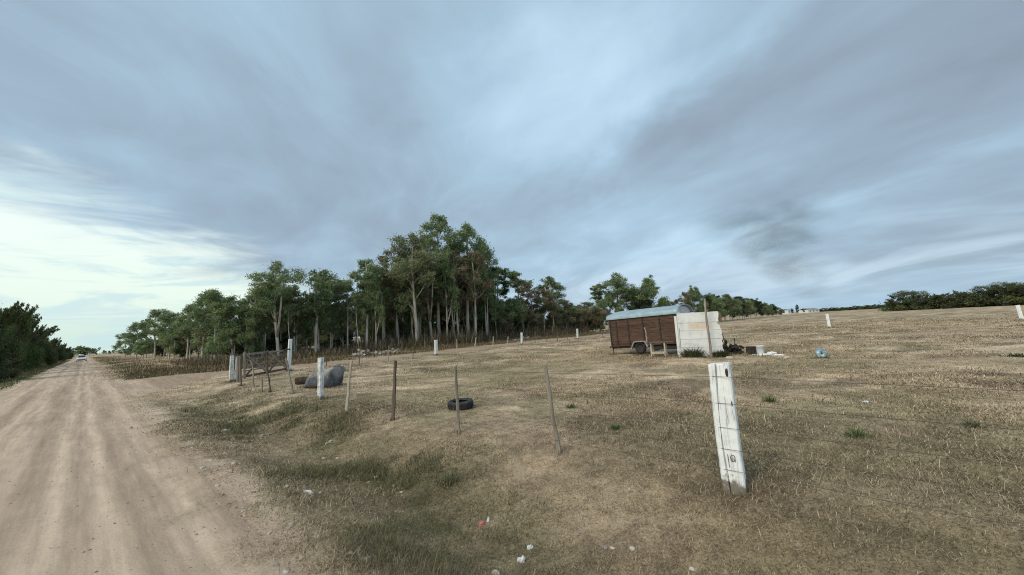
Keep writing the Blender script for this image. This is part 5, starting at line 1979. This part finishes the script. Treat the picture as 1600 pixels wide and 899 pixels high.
# ------------------------------------------------------------------ car on the road
def car():
    n_, t_ = .1, None
    p = at_depth(132.5, 104)
    n0, t0 = nt(p.x, p.y)
    x_, y_ = xy(-.6, float(t0))
    p = Vector((x_, y_, float(height(x_, y_))))
    yaw = math.atan2(-TV[1], -TV[0])              # local +x points towards the viewer
    root = empty('parked_car', p, (0, 0, yaw), 'white car far away on the dirt road, seen from one end', 'car')
    white = noisy('car_paint', [(.3, (.62, .64, .66)), (.7, (.74, .76, .78))], 2, rough=.35, spec=.5)
    glass = noisy('car_glass', [(.3, (.02, .025, .03)), (.7, (.05, .06, .07))], 2, rough=.15, spec=.6)
    lamp = noisy('car_lamp', [(.3, (.6, .58, .55)), (.7, (.8, .8, .78))], 5, rough=.2)

    def loft(secs, W, mat, name, par):
        bm_ = bmesh.new()
        rr = []
        for x, zb, zt, w in secs:
            rr.append([bm_.verts.new(q) for q in ((x, -w / 2 + .05, zb), (x, w / 2 - .05, zb), (x, w / 2, zb + .12), (x, w / 2 * .97, zt - .06), (x, w / 2 * .88, zt), (x, -w / 2 * .88, zt), (x, -w / 2 * .97, zt - .06), (x, -w / 2, zb + .12))])
        for a, b in zip(rr, rr[1:]):
            for k_ in range(8):
                bm_.faces.new((a[k_], a[(k_ + 1) % 8], b[(k_ + 1) % 8], b[k_]))
        bm_.faces.new(rr[0][::-1])
        bm_.faces.new(rr[-1])
        bmesh.ops.recalc_face_normals(bm_, faces=bm_.faces)
        return from_bm(name, bm_, mat, par, smoothed=False)
    loft([(-2.1, .35, .8, 1.5), (-2.0, .28, .95, 1.72), (-1.0, .22, 1.0, 1.78), (.9, .22, .98, 1.78), (1.6, .25, .86, 1.74), (2.05, .32, .72, 1.6)], 1.78, white, 'body', root)
    loft([(-1.75, .95, 1.0, 1.5), (-1.2, .95, 1.43, 1.42), (-.2, .95, 1.47, 1.42), (.35, .95, 1.44, 1.42), (1.05, .95, 1.0, 1.5)], 1.5, white, 'cabin', root)
    bm_ = bmesh.new()
    q = [bm_.verts.new(c) for c in ((1.03, -.62, 1.03), (1.03, .62, 1.03), (.40, .56, 1.42), (.40, -.56, 1.42))]
    bm_.faces.new(q)
    bmesh.ops.solidify(bm_, geom=bm_.faces[:], thickness=-.012)
    for v_ in bm_.verts:
        v_.co += Vector((.02, 0, .02))
    from_bm('windscreen', bm_, glass, root)
    for s in (-1, 1):
        bm_ = bmesh.new()
        add_box(bm_, (-.35, s * .735, 1.2), (1.5, .02, .28), rot=Matrix.Rotation(s * .12, 3, 'X'), bev=.006)
        from_bm('side_window', bm_, glass, root)
        bm_ = bmesh.new()
        add_box(bm_, (1.98, s * .58, .62), (.16, .34, .14), bev=.02)
        from_bm('headlight', bm_, lamp, root)
        bm_ = bmesh.new()
        add_box(bm_, (.72, s * .97, 1.02), (.10, .18, .12), bev=.02)
        from_bm('mirror', bm_, white, root)
        for x in (-1.3, 1.25):
            M = Matrix.Translation((x, s * .80, .31)) @ Matrix.Rotation(math.pi / 2, 4, 'X')
            bm_ = bmesh.new()
            add_lathe(bm_, [(.18, -.09), (.28, -.1), (.31, -.06), (.31, .06), (.28, .1), (.18, .09)], 20, M)
            bmesh.ops.recalc_face_normals(bm_, faces=bm_.faces)
            w = from_bm('wheel', bm_, MAT_RUBBER, root, smoothed=True)
    bm_ = bmesh.new()
    add_box(bm_, (2.05, 0, .42), (.08, 1.3, .16), bev=.02)
    from_bm('grille', bm_, MAT_RIB, root)


car()

# ------------------------------------------------------------------ far houses
def house(px, d, w, dp, hgt_, label, roofm, wallm):
    p = at_depth(px, d)
    root = empty('house', p, (0, 0, .35), label, 'house', 'far houses on the horizon')
    bm_ = bmesh.new()
    add_box(bm_, (0, 0, hgt_ / 2), (w, dp, hgt_))
    from_bm('wall', bm_, wallm, root)
    bm_ = bmesh.new()
    pr = [(-dp / 2 - .3, hgt_), (0, hgt_ + dp * .18), (dp / 2 + .3, hgt_), (0, hgt_ + dp * .18 - .15)]
    a = [bm_.verts.new((-w / 2 - .3, y, z + .02)) for y, z in pr]
    b = [bm_.verts.new((w / 2 + .3, y, z + .02)) for y, z in pr]
    bm_.faces.new(a)
    bm_.faces.new(b[::-1])
    for k_ in range(4):
        bm_.faces.new((a[k_], b[k_], b[(k_ + 1) % 4], a[(k_ + 1) % 4]))
    bmesh.ops.recalc_face_normals(bm_, faces=bm_.faces)
    from_bm('roof', bm_, roofm, root)
    for k_ in range(3):
        bm_ = bmesh.new()
        add_box(bm_, (w * (-.3 + .3 * k_), -dp / 2 - .02, hgt_ * .55), (w * .1, .05, hgt_ * .35))
        from_bm('window', bm_, MAT_RIB, root)


house(1231, 350, 7, 6, 3.2, 'small white house at the end of the wood on the horizon', MAT_ROOF, MAT_WHITEWALL)
house(1264, 360, 14, 8, 2.6, 'long low pale shed on the horizon right of the narrow tree', MAT_FENDER, MAT_WHITEWALL)


# ------------------------------------------------------------------ smoke drifting over the far fields
def smoke():
    D = 430.0
    a = at_depth(1290, D)
    cx = at_depth(1195, D)
    z_lo, z_hi = 1.0, 135.0
    width, depth = 280.0, 46.0
    bm_ = bmesh.new()
    add_box(bm_, (0, 0, (z_hi + z_lo) / 2), (width, depth, z_hi - z_lo))
    o = from_bm('smoke', bm_, None, loc=(cx.x + 8, cx.y, 0))
    o.rotation_euler = (0, 0, -math.atan2(cx.x, cx.y))
    m_ = bpy.data.materials.new('smoke')
    m_.use_nodes = True
    t_ = NT(m_.node_tree)
    out = t_.n('ShaderNodeOutputMaterial')
    pv = t_.n('ShaderNodeVolumeAbsorption')      # sooty smoke: it takes light away
    t_.l(pv.outputs[0], out.inputs['Volume'])
    pv.inputs['Color'].default_value = (.30, .27, .24, 1)
    co = t_.n('ShaderNodeTexCoord').outputs['Object']
    sp = t_.n('ShaderNodeSeparateXYZ')
    t_.l(co, sp.inputs[0])
    x, y, z = sp.outputs
    # plume axis: starts low on the right, drifts left while it rises, then spreads back over itself
    q = t_.m('DIVIDE', z, z_hi)
    ax = t_.m('SUBTRACT', 58.0, t_.m('MULTIPLY', t_.m('POWER', t_.m('MAXIMUM', q, 0.001), .55), 70.0))
    wid = t_.m('ADD', 7.0, t_.m('MULTIPLY', q, 78.0))
    dx = t_.m('DIVIDE', t_.m('SUBTRACT', x, ax), wid)
    dy = t_.m('DIVIDE', y, t_.m('ADD', 4.0, t_.m('MULTIPLY', q, 17.0)))
    r2 = t_.m('ADD', t_.m('MULTIPLY', dx, dx), t_.m('MULTIPLY', dy, dy))
    core = t_.sstep(r2, 1.3, 0.0)
    mp = t_.n('ShaderNodeMapping')
    mp.inputs['Rotation'].default_value = (0, math.radians(-28), 0)
    mp.inputs['Scale'].default_value = (.45, 1, 1)
    t_.l(co, mp.inputs[0])
    nz = t_.noise(mp.outputs[0], .045, 4, .6, .6)
    dn = t_.m('MULTIPLY', t_.m('MULTIPLY', core, t_.sstep(nz, .30, .72)), t_.m('MULTIPLY', t_.sstep(q, 1.0, .55), t_.sstep(q, .05, .42, .6, 1.0)))
    dn = t_.m('MULTIPLY', dn, .062)
    t_.l(dn, pv.inputs['Density'])
    o.data.materials.append(m_)
    tag(o, 'thin grey smoke rising from the horizon and drifting left', 'smoke', kind='stuff')


smoke()
